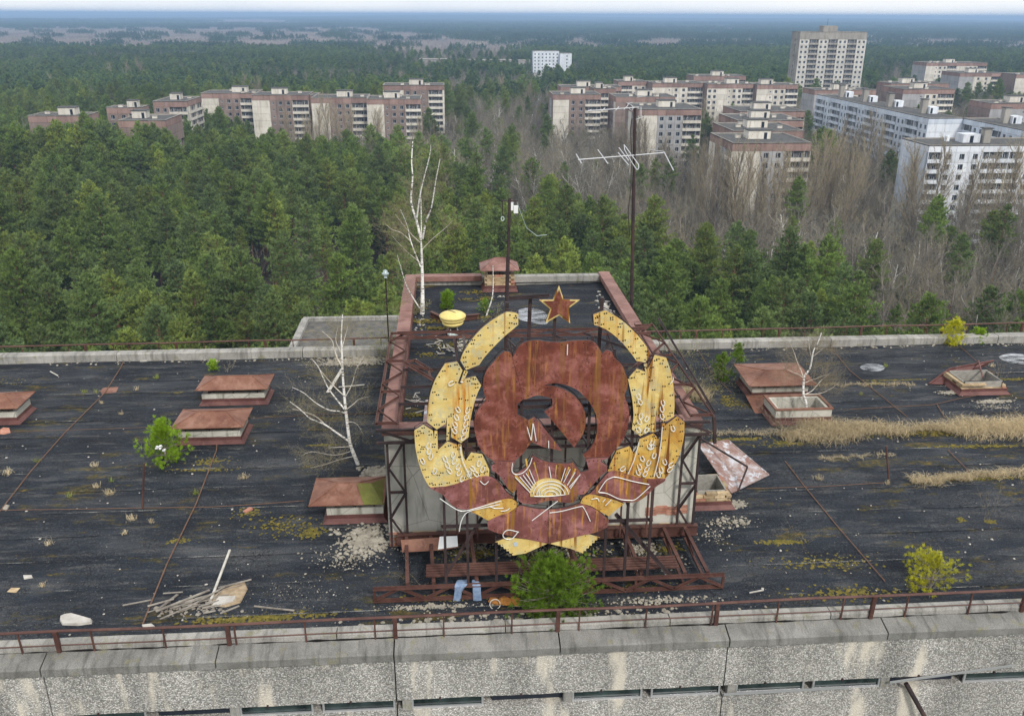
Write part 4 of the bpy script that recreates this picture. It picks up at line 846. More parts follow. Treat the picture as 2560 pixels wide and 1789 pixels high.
# tall thin pole with cross arm and white boxes
t = thing('utility_pole', (1.59, 24.5, PZ), 'dark steel pole with a short cross arm and white boxes, on the pavilion roof', 'pole')
tp = dy(1143, 444, 24.5); bs = Vector((1.57, 24.5, PZ)); L_ = lambda f: bs + (tp - bs) * f
MB().tube([bs, L_(.5)], .055, 8).tube([L_(.5), tp], .042, 8).build('shaft', 'steel_dark', t); MB().bar(L_(.975) + Vector((-.22, 0, 0)), L_(.975) + Vector((.22, 0, 0)), .05, .03).build('cross_arm', 'steel_dark', t)
for f in (.63, .36): MB().bar(L_(f) + Vector((-.13, 0, 0)), L_(f) + Vector((.14, 0, 0)), .03, .02).build('step', 'steel_dark', t)
MB().box(tp.x + .03, tp.x + .1, tp.y - .05, tp.y + .05, tp.z - .34, tp.z - .12).build('white_box', 'cap_white', t); MB().box(tp.x + .11, tp.x + .23, tp.y - .06, tp.y + .06, tp.z - .42, tp.z - .22).build('white_box', 'cap_white', t)
MB().tube([tp + Vector((-.2, 0, -.05)), tp + Vector((-.21, 0, -.4)), tp + Vector((-.19, 0, -.5))], .012, 5).build('cable', 'cable', t)
MB().tube([tp + Vector((-.2 + .04 * math.cos(a), 0, -.58 + .06 * math.sin(a))) for a in np.linspace(0, 6.28, 10)], .014, 5).build('insulator', 'glass_insulator', t)
MB().tube([tp + Vector((.2, 0, -.1)), tp + Vector((.3, .1, -.4)), tp + Vector((.5, .2, -.9)), tp + Vector((.8, .3, -1.15)), tp + Vector((1.1, .4, -1.15))], .008, 4).build('cable', 'glass_insulator', t)
# antenna mast
t = thing('antenna_mast', (5.32, 24.5, RZ), 'tall dark mast carrying two pale television aerials, right of the pavilion', 'antenna mast')
tp = dy(1424, 241, 24.5); bs = Vector((5.34, 24.5, RZ)); kn = dy(1421, 412, 24.5)
MB().tube([bs, kn], .05, 8).build('shaft', 'steel_dark', t); MB().tube([kn, tp], .042, 8).build('shaft', 'steel_dark', t)
MB().tube([tp + Vector((-.08, 0, -.3)), tp + Vector((-.1, 0, -.6)), tp + Vector((-.03, 0, -1.2)), kn + Vector((-.08, -.02, -.1)), kn + Vector((-.12, 0, -.8)), kn + Vector((-.04, 0, -1.5))], .01, 4).build('cable', 'cable', t)
F_ = lambda x, y: (1255.6 + x * .2012, 215.2 + y * .2012)
za = dy(*F_(835, 660), 24.5).z
def rod(pts, z, r=.012, name='aerial_rod'): MB().tube([dz(*F_(*p), z) for p in pts], r, 5).build(name, 'aluminium', t)
rod([(200, 712), (700, 672), (1150, 635)], za, .02, 'boom')
for q in ([(180, 648), (240, 752)], [(422, 600), (535, 755)], [(648, 632), (765, 770)], [(657, 577), (765, 720)], [(715, 545), (875, 765), (878, 800), (860, 828), (800, 740), (720, 600), (715, 545)], [(1005, 603), (1160, 620)], [(1160, 625), (1265, 830)]): rod(q, za, .014)
zb = dy(*F_(835, 130), 24.5).z; rod([(310, 168), (880, 128)], zb, .018, 'boom')
for q in ([(300, 178), (348, 152)], [(460, 170), (502, 135)], [(620, 163), (655, 122)], [(712, 150), (755, 110), (760, 90), (805, 75)], [(755, 130), (800, 165), (820, 130), (790, 100)], [(850, 262), (942, 230)], [(858, 16), (950, 4)]): rod(q, zb, .011)
rod([(903, 125), (903, 230)], zb - .15, .01)
# glass topped thin pole left of the pavilion
g0 = dy(864, 612, 27.9); t = thing('insulator_pole', (g0.x, 27.9, RZ), 'thin dark pole topped by a glass insulator, behind the left corner of the pavilion', 'pole')
MB().tube([(g0.x, 27.9, RZ), (g0.x, 27.9, g0.z - .12)], .022, 6).build('shaft', 'steel_dark', t); m = MB()
m.tube([(g0.x, 27.9, g0.z + a) for a in (-.16, -.08, -.04, .0, .03, .08, .12)], [.05, .06, .11, .12, .07, .07, .02], 10).build('insulator', 'glass_insulator', t, smooth=True)
# yellow beacon on three beams
t = thing('beacon_lamp', (-.03, 22.3, PZ), 'yellow ribbed beacon lamp on three rusty beams, on the pavilion roof', 'lamp')
def lathe(prof, c, n=28):
    m = MB(); V = [(c[0] + r * math.cos(2 * math.pi * k / n), c[1] + r * math.sin(2 * math.pi * k / n), c[2] + z) for r, z in prof for k in range(n)]
    F = [(i * n + k, i * n + (k + 1) % n, (i + 1) * n + (k + 1) % n, (i + 1) * n + k) for i in range(len(prof) - 1) for k in range(n)]; F.append(tuple(range(n - 1, -1, -1))); F.append(tuple((len(prof) - 1) * n + k for k in range(n))); return m.add(V, F)
cb = (-.0, 22.25, PZ + .1)
lathe([(.18, .26), (.25, .30), (.28, .34), (.285, .36), (.25, .365), (.27, .40), (.31, .43), (.33, .46), (.30, .475), (.33, .49), (.355, .53), (.35, .56), (.3, .6), (.2, .64), (.08, .66), (.01, .665)], cb).build('housing', 'lamp_yellow', t, smooth=True)
lathe([(.1, .08), (.1, .26)], cb, 16).build('neck', 'cable', t); lathe([(.12, .0), (.15, .02), (.16, .06), (.13, .09)], cb, 18).build('lens', 'glass_insulator', t, smooth=True)
for a in (.3, 2.2, 4.2): MB().bar((cb[0] + .15 * math.cos(a), cb[1] + .15 * math.sin(a), cb[2] + .02), (cb[0] + .12 * math.cos(a), cb[1] + .12 * math.sin(a), cb[2] + .2), .03).build('clamp', 'cap_white', t)
MB().tube([(cb[0] - .12, cb[1] + .1, cb[2] + .67), (cb[0] - .02, cb[1] - .02, cb[2] + .68), (cb[0] + .08, cb[1] - .1, cb[2] + .66), (cb[0] + .0, cb[1] - .04, cb[2] + .68)], .008, 4).build('wire', 'cable', t)
for a, b_2 in (((966, 703), (1016, 727)), ((1001, 748), (1037, 713)), ((1037, 713), (1076, 709))):
    A, B = dz(*a, PZ + .08), dz(*b_2, PZ + .08); m = MB().bar(A + Vector((0, 0, -.06)), B + Vector((0, 0, -.06)), .1, .015).bar(A + Vector((0, 0, .07)), B + Vector((0, 0, .07)), .1, .015).bar(A, B, .02, .12); m.build('beam', 'steel_rust', t)
# ------------------------------------------------------------------ emblem
EY = 14.1
def ea(x, y): p = dy((1000 + x / 2.229) / K, (680 + y / 2.229) / K, EY); return (p.x, p.z)
def smooth(pts, n=4, sharp=48):
    out = []; m = len(pts)
    def ang(i):
        a = Vector(pts[i]) - Vector(pts[i - 1]); b = Vector(pts[(i + 1) % m]) - Vector(pts[i]); return math.degrees(a.angle(b)) if a.length and b.length else 0
    S = [ang(i) > sharp for i in range(m)]
    for i in range(m):
        p1 = Vector(pts[i]); p2 = Vector(pts[(i + 1) % m]); p0 = Vector(pts[i - 1]) if not S[i] else p1 - (p2 - p1); p3 = Vector(pts[(i + 2) % m]) if not S[(i + 1) % m] else p2 + (p2 - p1)
        for k in range(n):
            t = k / n; out.append(tuple(.5 * ((2 * p1) + (p2 - p0) * t + (2 * p0 - 5 * p1 + 4 * p2 - p3) * t * t + (3 * p1 - 3 * p2 + p3 - p0) * t ** 3)))
    return out
em = thing('emblem', (1.7, EY, 51.05), 'huge rusty coat of arms with red wreath, hammer and sickle, star and yellow wheat ears', 'emblem')
def inward(P, i):
    a = Vector(P[i - 1]); b = Vector(P[(i + 1) % len(P)]); t = (b - a).normalized(); return Vector((-t.y, t.x))
def area(P): return sum(P[i - 1][0] * P[i][1] - P[i][0] * P[i - 1][1] for i in range(len(P)))
def plate(name, A, mat, layer=0, th=.012, holes='red', rim=True, sm=3, label=None, sharp=48):
    P = smooth(A, sm, sharp) if sm > 1 else list(A); 
    W = [ea(*p) for p in P]; y = EY - .012 * layer; o = MB().plate(W, y - th, y).build(name, mat, em, label=label)
    sg = 1 if area(P) > 0 else -1
    if rim:      # folded back edge and the wire frame behind it
        r = MB(); n = len(W)
        for i in range(n):
            a, b_ = W[i], W[(i + 1) % n]; r.add([(a[0], y + .001, a[1]), (b_[0], y + .001, b_[1]), (b_[0], y + .05, b_[1]), (a[0], y + .05, a[1])], [(0, 1, 2, 3)])
        r.tube([(p[0], y + .15, p[1]) for p in W[::max(1, len(W) // 40)]], .008, 4, close=True); r.build('edge_frame', 'steel_dark', o, origin=em.location)
    h = MB(); acc = 0; gap = 36 if holes == 'yellow' else 44
    if holes:
        for i in range(len(P)):
            p = Vector(P[i]); acc += (p - Vector(P[i - 1])).length
            if acc < gap: continue
            acc = 0; nrm = inward(P, i) * sg; d = 17 if holes == 'yellow' else 13
            for q in ([p + nrm * d + Vector((-6, 1)), p + nrm * d + Vector((6, -1))] if holes == 'yellow' else [p + nrm * d]):
                if not inpoly(q.x, q.y, P) or rr.random() < .15: continue
                c = ea(q.x, q.y); rad_ = .0145 if holes == 'yellow' else .010
                h.add([(c[0] + rad_ * math.cos(a), y - th - .0015, c[1] + rad_ * math.sin(a)) for a in [k * math.pi / 4 for k in range(8)]], [tuple(range(8))])
        if holes == 'yellow':          # second double row down the middle of the ears
            xs = [p[0] for p in P]; ys = [p[1] for p in P]
            for _ in range(int(len(A) * .45)):
                q = Vector((rr.uniform(min(xs), max(xs)), rr.uniform(min(ys), max(ys))))
                if inpoly(q.x, q.y, P):
                    for dx in (-6, 6): c = ea(q.x + dx, q.y); h.add([(c[0] + .014 * math.cos(a), y - th - .0015, c[1] + .014 * math.sin(a)) for a in [k * math.pi / 4 for k in range(8)]], [tuple(range(8))])
        if h.v: h.build('bolt_holes', 'hole_black', o, kind='stuff', origin=em.location)
    return o
YE, YS, RE, PK = 'yellow_enamel', 'yellow_stained', 'red_enamel', 'pink_enamel'
plate('wheat_plate', [(592, 219), (634, 222), (659, 232), (658, 290), (625, 318), (575, 360), (520, 415), (470, 470), (442, 512), (368, 541), (336, 488), (350, 450), (390, 385), (450, 315), (520, 260)], YE, 2, holes='yellow', sharp=30)
plate('wheat_plate', [(1076, 234), (1140, 210), (1165, 222), (1240, 270), (1310, 335), (1360, 395), (1393, 448), (1365, 500), (1315, 490), (1290, 455), (1250, 405), (1200, 355), (1140, 312), (1080, 290)], YE, 2, holes='yellow', sharp=30)
P4 = [(250, 508), (318, 497), (348, 545), (322, 615), (332, 622), (358, 545), (378, 552), (347, 622), (357, 592), (420, 578), (452, 628), (425, 690), (398, 790), (385, 880), (382, 915), (340, 948), (285, 915), (283, 862), (276, 862), (274, 936), (258, 936), (262, 800), (255, 840), (205, 873), (153, 833), (153, 790), (165, 690), (190, 610), (220, 555)]
P13 = [(1268, 592), (1318, 536), (1366, 553), (1380, 605), (1357, 512), (1376, 505), (1397, 575), (1386, 525), (1418, 460), (1482, 475), (1506, 545), (1525, 650), (1528, 740), (1524, 803), (1468, 832), (1430, 800), (1427, 752), (1422, 888), (1400, 885), (1402, 838), (1395, 880), (1337, 910), (1291, 872), (1300, 790), (1290, 690)]
P5 = [(80, 878), (130, 845), (184, 880), (190, 935), (192, 880), (208, 880), (212, 985), (265, 938), (318, 958), (326, 1008), (324, 955), (341, 955), (352, 1020), (366, 1045), (395, 1000), (458, 1010), (497, 1095), (495, 1130), (440, 1136), (385, 1152), (320, 1172), (250, 1189), (190, 1195), (165, 1190), (145, 1160), (118, 1100), (95, 1020), (85, 960)]
P12 = [(1155, 1104), (1178, 1045), (1205, 988), (1278, 965), (1300, 1008), (1322, 975), (1330, 928), (1410, 893), (1443, 928), (1438, 985), (1452, 930), (1453, 838), (1475, 838), (1473, 850), (1540, 800), (1583, 832), (1580, 910), (1560, 995), (1530, 1065), (1492, 1125), (1472, 1145), (1400, 1147), (1330, 1139), (1262, 1119), (1200, 1104)]
for P, l, mt_ in ((P4, 1, YE), (P13, 1, YE), (P5, 2, YE), (P12, 2, YS)): plate('wheat_plate', P, mt_, l, holes='yellow', sharp=26)
# wreath: left, top and right sheets, sickle, hammer head, lower shield
plate('wreath_sheet', [(520, 1046), (450, 985), (425, 920), (413, 840), (430, 770), (480, 710), (465, 660), (462, 610), (480, 550), (520, 500), (545, 470), (580, 440), (612, 445), (628, 472), (650, 560), (690, 700), (655, 733), (655, 792), (712, 822), (733, 940), (702, 982), (690, 1000), (640, 1049)], RE, 1, sharp=40)
plate('wreath_sheet', [(628, 472), (660, 412), (700, 386), (760, 377), (830, 386), (900, 388), (960, 380), (1052, 377), (1062, 500), (1042, 704), (990, 655), (925, 625), (860, 614), (795, 628), (740, 652), (690, 699), (650, 560)], RE, 2, sharp=40)
plate('wreath_sheet', [(1050, 378), (1085, 392), (1110, 425), (1125, 452), (1150, 432), (1180, 443), (1198, 480), (1235, 515), (1262, 580), (1268, 635), (1250, 685), (1270, 740), (1275, 800), (1262, 880), (1232, 945), (1200, 985), (1165, 1024), (1030, 1032), (1018, 1012), (1055, 985), (1085, 930), (1098, 870), (1090, 790), (1050, 715), (1038, 700), (1058, 500)], RE, 1, sharp=40)
plate('sickle', [(688, 701), (740, 650), (795, 626), (880, 637), (950, 670), (1005, 725), (1033, 800), (1020, 890), (968, 970), (880, 860), (803, 772), (848, 742), (848, 700), (820, 690), (762, 681), (700, 702)], RE, 3, sharp=45)
plate('hammer', [(710, 822), (745, 801), (790, 850), (903, 990), (850, 978), (800, 968), (733, 940)], PK, 3, sharp=40)
plate('shield_sheet', [(518, 1044), (640, 1047), (622, 1105), (650, 1112), (680, 1094), (715, 1060), (737, 1012), (790, 1040), (850, 1055), (940, 1058), (960, 1050), (1005, 1108), (1050, 1095), (1038, 1050), (1030, 1031), (1165, 1023), (1112, 1045), (1150, 1070), (1150, 1100), (1110, 1132), (1060, 1190), (1025, 1226), (985, 1232), (978, 1260), (955, 1277), (900, 1272), (830, 1262), (760, 1280), (690, 1280), (660, 1265), (650, 1230), (650, 1200), (625, 1220), (595, 1190), (555, 1125), (510, 1095), (508, 1070), (530, 1058)], PK, 4, sharp=40)
plate('ribbon', [(160, 1192), (250, 1187), (320, 1170), (400, 1142), (460, 1129), (510, 1135), (550, 1165), (590, 1215), (630, 1250), (600, 1262), (550, 1262), (480, 1290), (400, 1310), (340, 1312), (290, 1290), (240, 1235), (205, 1215)], PK, 3)
plate('ribbon', [(1010, 1248), (1060, 1225), (1110, 1165), (1160, 1108), (1200, 1101), (1260, 1117), (1330, 1137), (1400, 1145), (1476, 1142), (1470, 1158), (1420, 1190), (1380, 1230), (1330, 1265), (1280, 1275), (1230, 1270), (1160, 1245), (1090, 1228)], PK, 3)
plate('wheat_tip', [(380, 1318), (440, 1300), (500, 1277), (570, 1258), (620, 1254), (652, 1275), (648, 1300), (600, 1330), (530, 1355), (490, 1375), (440, 1345)], YS, 4, holes='red')
plate('wheat_tip', [(1003, 1275), (1020, 1245), (1060, 1230), (1120, 1240), (1190, 1260), (1245, 1282), (1200, 1315), (1160, 1350), (1110, 1322), (1060, 1292), (1010, 1280)], YS, 4, holes='red')
plate('ribbon', [(485, 1380), (540, 1350), (600, 1330), (650, 1300), (672, 1290), (740, 1305), (822, 1312), (822, 1500), (730, 1480), (620, 1458), (540, 1440), (490, 1420)], PK, 5, sharp=40)
plate('ribbon', [(825, 1312), (900, 1305), (980, 1285), (1005, 1280), (1060, 1297), (1110, 1327), (1160, 1370), (1155, 1405), (1130, 1420), (1080, 1440), (1000, 1457), (910, 1480), (825, 1500)], PK, 5, sharp=40)
sc_ = lambda a, b_, n: [(a[0] + (b_[0] - a[0]) * (i + h_2) / n + (0 if not h_2 else o_[0]), a[1] + (b_[1] - a[1]) * (i + h_2) / n + (0 if not h_2 else o_[1])) for i in range(n) for h_2, o_ in ((0, (0, 0)), (.5, ((b_[1] - a[1]) * -.07, (b_[0] - a[0]) * .07)))] + [b_]
plate('ribbon_end', [(600, 1468), (720, 1480), (822, 1500), (700, 1555)] + sc_((625, 1568), (530, 1494), 6), YE, 4, holes='red', sm=1)
plate('ribbon_end', [(822, 1500), (920, 1478), (1030, 1445)] + sc_((1112, 1468), (1018, 1556), 6) + [(950, 1530)], YE, 4, holes='red', sm=1)
plate('sun_plate', [(725, 1237), (722, 1205), (745, 1165), (790, 1140), (835, 1136), (890, 1150), (925, 1180), (945, 1205), (940, 1226), (880, 1232), (800, 1240)], YE, 6, holes='red', rim=False)
for a, b_, w in (((700, 1030), (722, 1165), 9), ((745, 1050), (772, 1150), 8), ((640, 1120), (730, 1215), 10), ((905, 1070), (890, 1145), 9), ((940, 1075), (905, 1155), 8), ((975, 1085), (935, 1175), 9), ((870, 1065), (862, 1135), 6)):
    d = Vector((b_[0] - a[0], b_[1] - a[1])).normalized(); n_ = Vector((-d.y, d.x)) * w * .5; A = [Vector(a) - n_ * 1.2, Vector(a) + n_ * 1.2, Vector(b_) + n_ * .4, Vector(b_) - n_ * .4]
    W = [ea(*p) for p in A]; MB().plate(W, EY - .067, EY - .062).build('sun_ray', YS, em)
star = [(885, 72), (912, 150), (1000, 152), (938, 198), (947, 282), (885, 238), (808, 281), (836, 203), (775, 152), (850, 151)]
cx_, cy_ = 885, 180
so_ = plate('star', star, YE, 2, holes=None, sm=1); plate('star_face', [(cx_ + (p[0] - cx_) * .8, cy_ + (p[1] - cy_) * .8 - 1) for p in star], RE, 4, holes=None, sm=1, rim=False)
W = [ea(x, y) for x, y in ((631, 1493), (655, 1493), (655, 1514), (631, 1514))]; MB().plate(W, EY - .068, EY - .063).build('sticker', 'sticker', em)
# glass tubes
def tube(pts, r=.0085, lay=8, sm=True):
    W = []
    if sm and len(pts) > 2:
        for i in range(len(pts) - 1):
            p0, p1, p2, p3 = [Vector(pts[max(0, min(len(pts) - 1, j))]) for j in (i - 1, i, i + 1, i + 2)]
            for k in range(4): t_ = k / 4; W.append(.5 * ((2 * p1) + (p2 - p0) * t_ + (2 * p0 - 5 * p1 + 4 * p2 - p3) * t_ * t_ + (3 * p1 - 3 * p2 + p3 - p0) * t_ ** 3))
        W.append(Vector(pts[-1]))
    else: W = [Vector(p) for p in pts]
    W = [ea(*p) for p in W]; MB().tube([(p[0], EY - .012 * lay, p[1]) for p in W], r, 5).build('glass_tube', 'tube_white', em)
def leaf(x, y, a=60, L=44, w=12, gap=.12, lay=6):
    a = rad(a + rr.uniform(-8, 8)); pts = []
    for k in range(13):
        s = gap + (1 - 2 * gap) * k / 12; th = s * 2 * math.pi; r = math.sin(th / 2)
        u = L * (.5 - .5 * (1 - math.cos(th)) / 1.0) ; v_ = w * math.sin(th) * (.55 + .45 * r); pts.append((x + u * math.cos(a) - v_ * math.sin(a) - 0, y - u * math.sin(a) - v_ * math.cos(a)))
    tube(pts, .008, lay, False)
for x, y, a in ((322, 755, 120), (377, 758, 60), (314, 798, 118), (370, 797, 60), (306, 838, 118), (366, 834, 60), (303, 872, 120), (360, 872, 60), (354, 910, 55), (160, 955, 70), (162, 985, 62), (172, 1015, 70), (125, 1040, 125), (195, 1095, 70), (250, 1028, 120), (298, 1005, 68), (262, 1062, 120), (302, 1040, 65), (275, 1095, 125), (325, 1072, 62), (330, 1105, 62), (347, 1138, 62),
                (440, 1052, 60), (460, 1085, 60), (402, 1082, 130), (422, 1112, 125), (385, 1110, 75), (288, 610, 30), (1325, 682, 110), (1333, 712, 110), (1330, 822, 115), (1372, 805, 60), (1325, 868, 115), (1370, 868, 60), (1338, 790, 80), (1460, 717, 105), (1455, 752, 105), (1455, 793, 105),
                (1515, 860, 115), (1400, 940, 65), (1385, 962, 118), (1412, 1010, 62), (1345, 1027, 112), (1382, 1050, 60), (1330, 1072, 115), (1372, 1085, 60), (1322, 1103, 110), (1362, 1112, 60), (1240, 1083, 40), (1470, 1045, 110), (1450, 1090, 112), (1500, 1088, 50), (1435, 1115, 105), (1508, 1062, 45), (1400, 960, 60)): leaf(x, y, a, 38 if x < 1300 else 36, 11)
for q in ([(625, 1050), (622, 1092), (640, 1112), (672, 1108), (700, 1088), (722, 1055), (733, 1020)], [(222, 1245), (300, 1298), (345, 1315), (400, 1305), (470, 1285), (562, 1258)], [(330, 1428), (340, 1375), (360, 1335), (390, 1315), (450, 1300), (555, 1278)], [(1100, 1210), (1140, 1150), (1170, 1132), (1200, 1127), (1290, 1150), (1382, 1168)],
          [(1105, 1212), (1150, 1218), (1215, 1248), (1270, 1255), (1310, 1248), (1388, 1178)], [(733, 1368), (875, 1260)], [(830, 1325), (900, 1315), (1000, 1290), (1018, 1296), (1035, 1325), (1056, 1372)], [(660, 1432), (600, 1420), (572, 1445), (585, 1468), (622, 1468), (655, 1432)], [(740, 832), (756, 926)], [(738, 830), (729, 922)], [(706, 850), (727, 922)], [(825, 925), (825, 966)],
          [(445, 1148), (470, 1168), (492, 1150)], [(745, 1233), (830, 1233), (917, 1224)], [(337, 600), (352, 600)], [(930, 392), (928, 450)], [(1500, 610), (1515, 590), (1514, 575)], [(335, 958), (350, 1040), (395, 1135)], [(1325, 935), (1300, 1030), (1265, 1110)], [(1455, 850), (1440, 1000), (1410, 1125)], [(500, 1290), (530, 1300), (575, 1298)], [(560, 1316), (590, 1312), (610, 1300)], [(1062, 1250), (1095, 1245), (1105, 1262)], [(1125, 1265), (1140, 1248)], [(1140, 1285), (1172, 1252)]): tube(q)
for a, b_ in (((640, 1128), (722, 1212)), ((665, 1125), (728, 1198)), ((683, 1116), (735, 1186)), ((699, 1105), (743, 1172)), ((718, 1085), (751, 1162)), ((828, 1070), (838, 1135)), ((918, 1078), (895, 1150)), ((945, 1082), (908, 1157)), ((972, 1100), (928, 1172)), ((992, 1122), (940, 1182)), ((1000, 1112), (946, 1190)), ((770, 1200), (774, 1235))): tube([a, b_])
for rx, ry in ((98, 78), (78, 60), (56, 42), (34, 24)): tube([(836 + rx * math.cos(t_), 1226 - ry * math.sin(t_)) for t_ in np.linspace(.1, math.pi - .1, 12)], .0085, 9)

# ------------------------------------------------------------------ steelwork carrying the emblem
fr = thing('steel_frame', (1.8, 14.3, RZ), 'rusty steel framework of posts, braces and a slatted walkway holding up the emblem', 'steel frame')
def bar(a, b_, w=.045, mat='steel_dark', nm='brace'): MB().angle(a, b_, w, .012).build(nm, mat, fr) if w > .03 else MB().bar(a, b_, w).build(nm, mat, fr)
for x, z1 in ((-.23, 53.0), (.19, 54.5), (.73, 55.0), (1.18, 55.35), (1.74, 55.9), (2.4, 55.35), (2.8, 55.1), (3.2, 54.7), (3.65, 53.3)): MB().bar((x, 14.24, 50.4), (x + .0, 14.24, z1), .05, .04).build('post', 'steel_dark', fr)
for x in (.0, .42, .86, 1.3, 2.2, 2.9, 3.4, 3.95): MB().bar((x, 15.75, 50.3), (x, 15.75, 52.6), .035).build('post', 'steel_rust', fr)
for z in (51.6, 52.4, 53.2, 54.0, 54.7):
    w = 2.5 if z < 54.1 else 1.7; bar((1.7 - w * .8, 14.3, z), (1.7 + w * .8, 14.3, z), .045, nm='rail')
for x in (.19, 1.18, 2.4, 3.2):
    bar((x, 14.28, 53.9), (x, 15.8, 52.85)); bar((x, 14.28, 53.2), (x, 15.8, 52.85), .045); bar((x, 14.28, 55.0), (x + .05, 20.6, 53.1), .05); bar((x, 14.28, 51.9), (x, 15.8, 51.9), .04); bar((x, 14.28, 52.9), (x, 15.8, 51.2), .04)
for x, z in ((.9, 55.9), (1.3, 56.0), (2.55, 55.95)): MB().bar((x, 14.5, 54.5), (x + .04, 14.5, z), .06).build('post', 'steel_dark', fr)
bar((.98, 14.5, 55.95), (1.65, 14.3, 56.05), .05)
A, B = dy(1085, 1158, 14.5), dy(1003, 1290, 14.35); bar(A, B, .06); A, B = dy(1378, 1152, 14.5), dy(1502, 1292, 14.35); bar(A, B, .06)
for x in (-1.36, -1.03, 4.66, 5.0): MB().bar((x, 15.98, 50.1), (x, 15.98, 52.56), .045).build('post', 'steel_dark', fr)
for xa, xb in ((-1.36, -1.03), (4.66, 5.0)):
    for k in range(4):
        z = 50.2 + k * .58; a, b_ = (xa, xb) if k % 2 else (xb, xa); bar((a, 15.98, z), (b_, 15.98, z + .58), .04)
    bar((xa, 15.98, 51.4), (xb, 15.98, 51.4), .04)
for z in (52.84, 52.56): MB().bar((-1.56, 15.93, z), (5.16, 15.93, z), .06, .05).build('beam', 'steel_dark', fr)
for k in range(11):
    x = -1.5 + k * .61; a, b_ = (52.58, 52.82) if k % 2 else (52.82, 52.58); bar((x, 15.93, a), (x + .61, 15.93, b_), .035)
def lattice(x0, x1, y0, y1, z, n, ax, cross=(), w=.05, mat='steel_rust'):
    """flat lattice girder between two chords"""
    if ax == 'y':
        for x in (x0, x1): MB().angle((x, y0, z), (x, y1, z), w, .012).build('chord', mat, fr)
        for k in range(n):
            ya = y0 + (y1 - y0) * k / n; yb = y0 + (y1 - y0) * (k + 1) / n; a, b_ = (x0, x1) if k % 2 else (x1, x0); bar((a, ya, z + .01), (b_, yb, z + .01), .038, mat)
        for y in cross: bar((x0, y, z), (x1, y, z), .045, mat)
    else:
        for y in (y0, y1): MB().angle((x0, y, z), (x1, y, z), w, .012).build('chord', mat, fr)
        for k in range(n):
            xa = x0 + (x1 - x0) * k / n; xb = x0 + (x1 - x0) * (k + 1) / n; a, b_ = (y0, y1) if k % 2 else (y1, y0); bar((xa, a, z + .01), (xb, b_, z + .01), .035, mat)
lattice(-1.58, -1.16, 16.05, 21.5, 52.9, 8, 'y', (16.1, 17.7, 19.5, 21.45)); lattice(4.78, 5.24, 16.05, 21.8, 52.9, 8, 'y', (16.1, 17.7, 19.5, 21.7))
bar((5.24, 16.0, 52.9), (5.3, 16.0, 52.3), .06); bar((5.4, 21.7, 53.1), (5.3, 16.1, 52.95), .035)
lattice(-1.4, 5.0, 20.85, 21.25, 52.98, 10, 'x')
for x in (.05, 1.4, 2.6, 3.9): bar((x, 20.85, 52.98), (x + .12, 18.9, 52.5), .05); bar((x, 20.9, 52.98), (x, 20.9, 52.5), .05)
q = lambda x, y: dz(x, y, 53.1)
for s in (0, 1):
    f_ = (lambda p: p) if not s else (lambda p: Vector((3.6 - p.x, p.y, p.z)))
    a, b_, c, d = f_(q(906, 813)), f_(q(977, 855)), f_(q(931, 808)), f_(q(970, 833)); bar(a, b_, .05, 'steel_rust'); bar(a, c, .04, 'steel_rust'); bar(c, d, .045, 'steel_rust'); bar(q(916, 816) if not s else f_(q(916, 816)), f_(q(960, 829)), .035, 'steel_rust'); bar(f_(q(962, 829)), f_(q(967, 848)), .035, 'steel_rust')
for y in (16.9, 17.8, 18.8): bar((-1.16, y, 52.95), (4.78, y + .04, 52.95), .045)
# base: heavy beam at the wall, sloping joists, slatted walkway, low outer truss
m = MB().bar((-1.25, 15.95, 50.42), (5.1, 15.95, 50.42), .12, .02).bar((-1.25, 15.95, 50.2), (5.1, 15.95, 50.2), .12, .02).bar((-1.25, 15.95, 50.31), (5.1, 15.95, 50.31), .02, .2); m.build('beam', 'steel_rust', fr)
for x in (-1.05, -.55, .28, 1.25, 2.3, 3.5, 4.35, 4.8):
    MB().bar((x, 15.85, 50.42), (x + .08, 14.35, 50.34), .07, .05).build('joist', 'steel_rust', fr); MB().bar((x, 15.8, 50.2), (x + .08, 14.4, 50.08), .05, .04).build('joist', 'steel_rust', fr); bar((x, 15.8, 50.4), (x + .05, 15.1, 50.1), .035, 'steel_rust')
for k in range(5): MB().bar((-.62, 14.46 + k * .085, 50.42), (4.33, 14.46 + k * .085, 50.42), .055, .03).build('slat', 'steel_rust', fr)
for z in (50.30, 50.03): MB().angle((-1.62, 14.26, z), (5.2, 14.3, z), .055, .012).build('chord', 'steel_rust', fr)
n = 14
for k in range(n):
    xa = -1.6 + 6.78 * k / n; xb = -1.6 + 6.78 * (k + 1) / n; z0, z1 = (50.04, 50.29) if k % 2 == 0 else (50.29, 50.04); bar((xa, 14.27, z0), (xb, 14.27, z1), .04, 'steel_rust')
for x in (-1.6, .35, 3.45, 5.18): MB().bar((x, 14.28, 50.0), (x, 14.28, 50.31), .05, .04).build('post', 'steel_rust', fr)
m = MB(); V = [(-1.15, 15.62, 50.5), (-.0, 15.66, 50.52), (.02, 15.5, 50.36), (-.3, 15.46, 50.33), (-1.12, 15.45, 50.32)]
m.add(V, [(0, 1, 2, 3, 4)]).add([(p[0], p[1] + .02, p[2] - .006) for p in V], [(4, 3, 2, 1, 0)])
tag(lift(m.build('metal_sheet', 'rust_cap'), (-.6, 15.55, 50.4)), 'brown metal sheet lying on the framework at the left foot of the pavilion', 'metal sheet')
m = MB().add([(-.36, 15.655, 50.53), (.0, 15.665, 50.53), (.01, 15.51, 50.375), (-.4, 15.47, 50.345)], [(0, 1, 2, 3)]); tag(lift(m.build('metal_sheet', 'cap_white'), (-.2, 15.6, 50.4)), 'pale blue white piece of sheet beside the brown sheet at the pavilion foot', 'metal sheet')
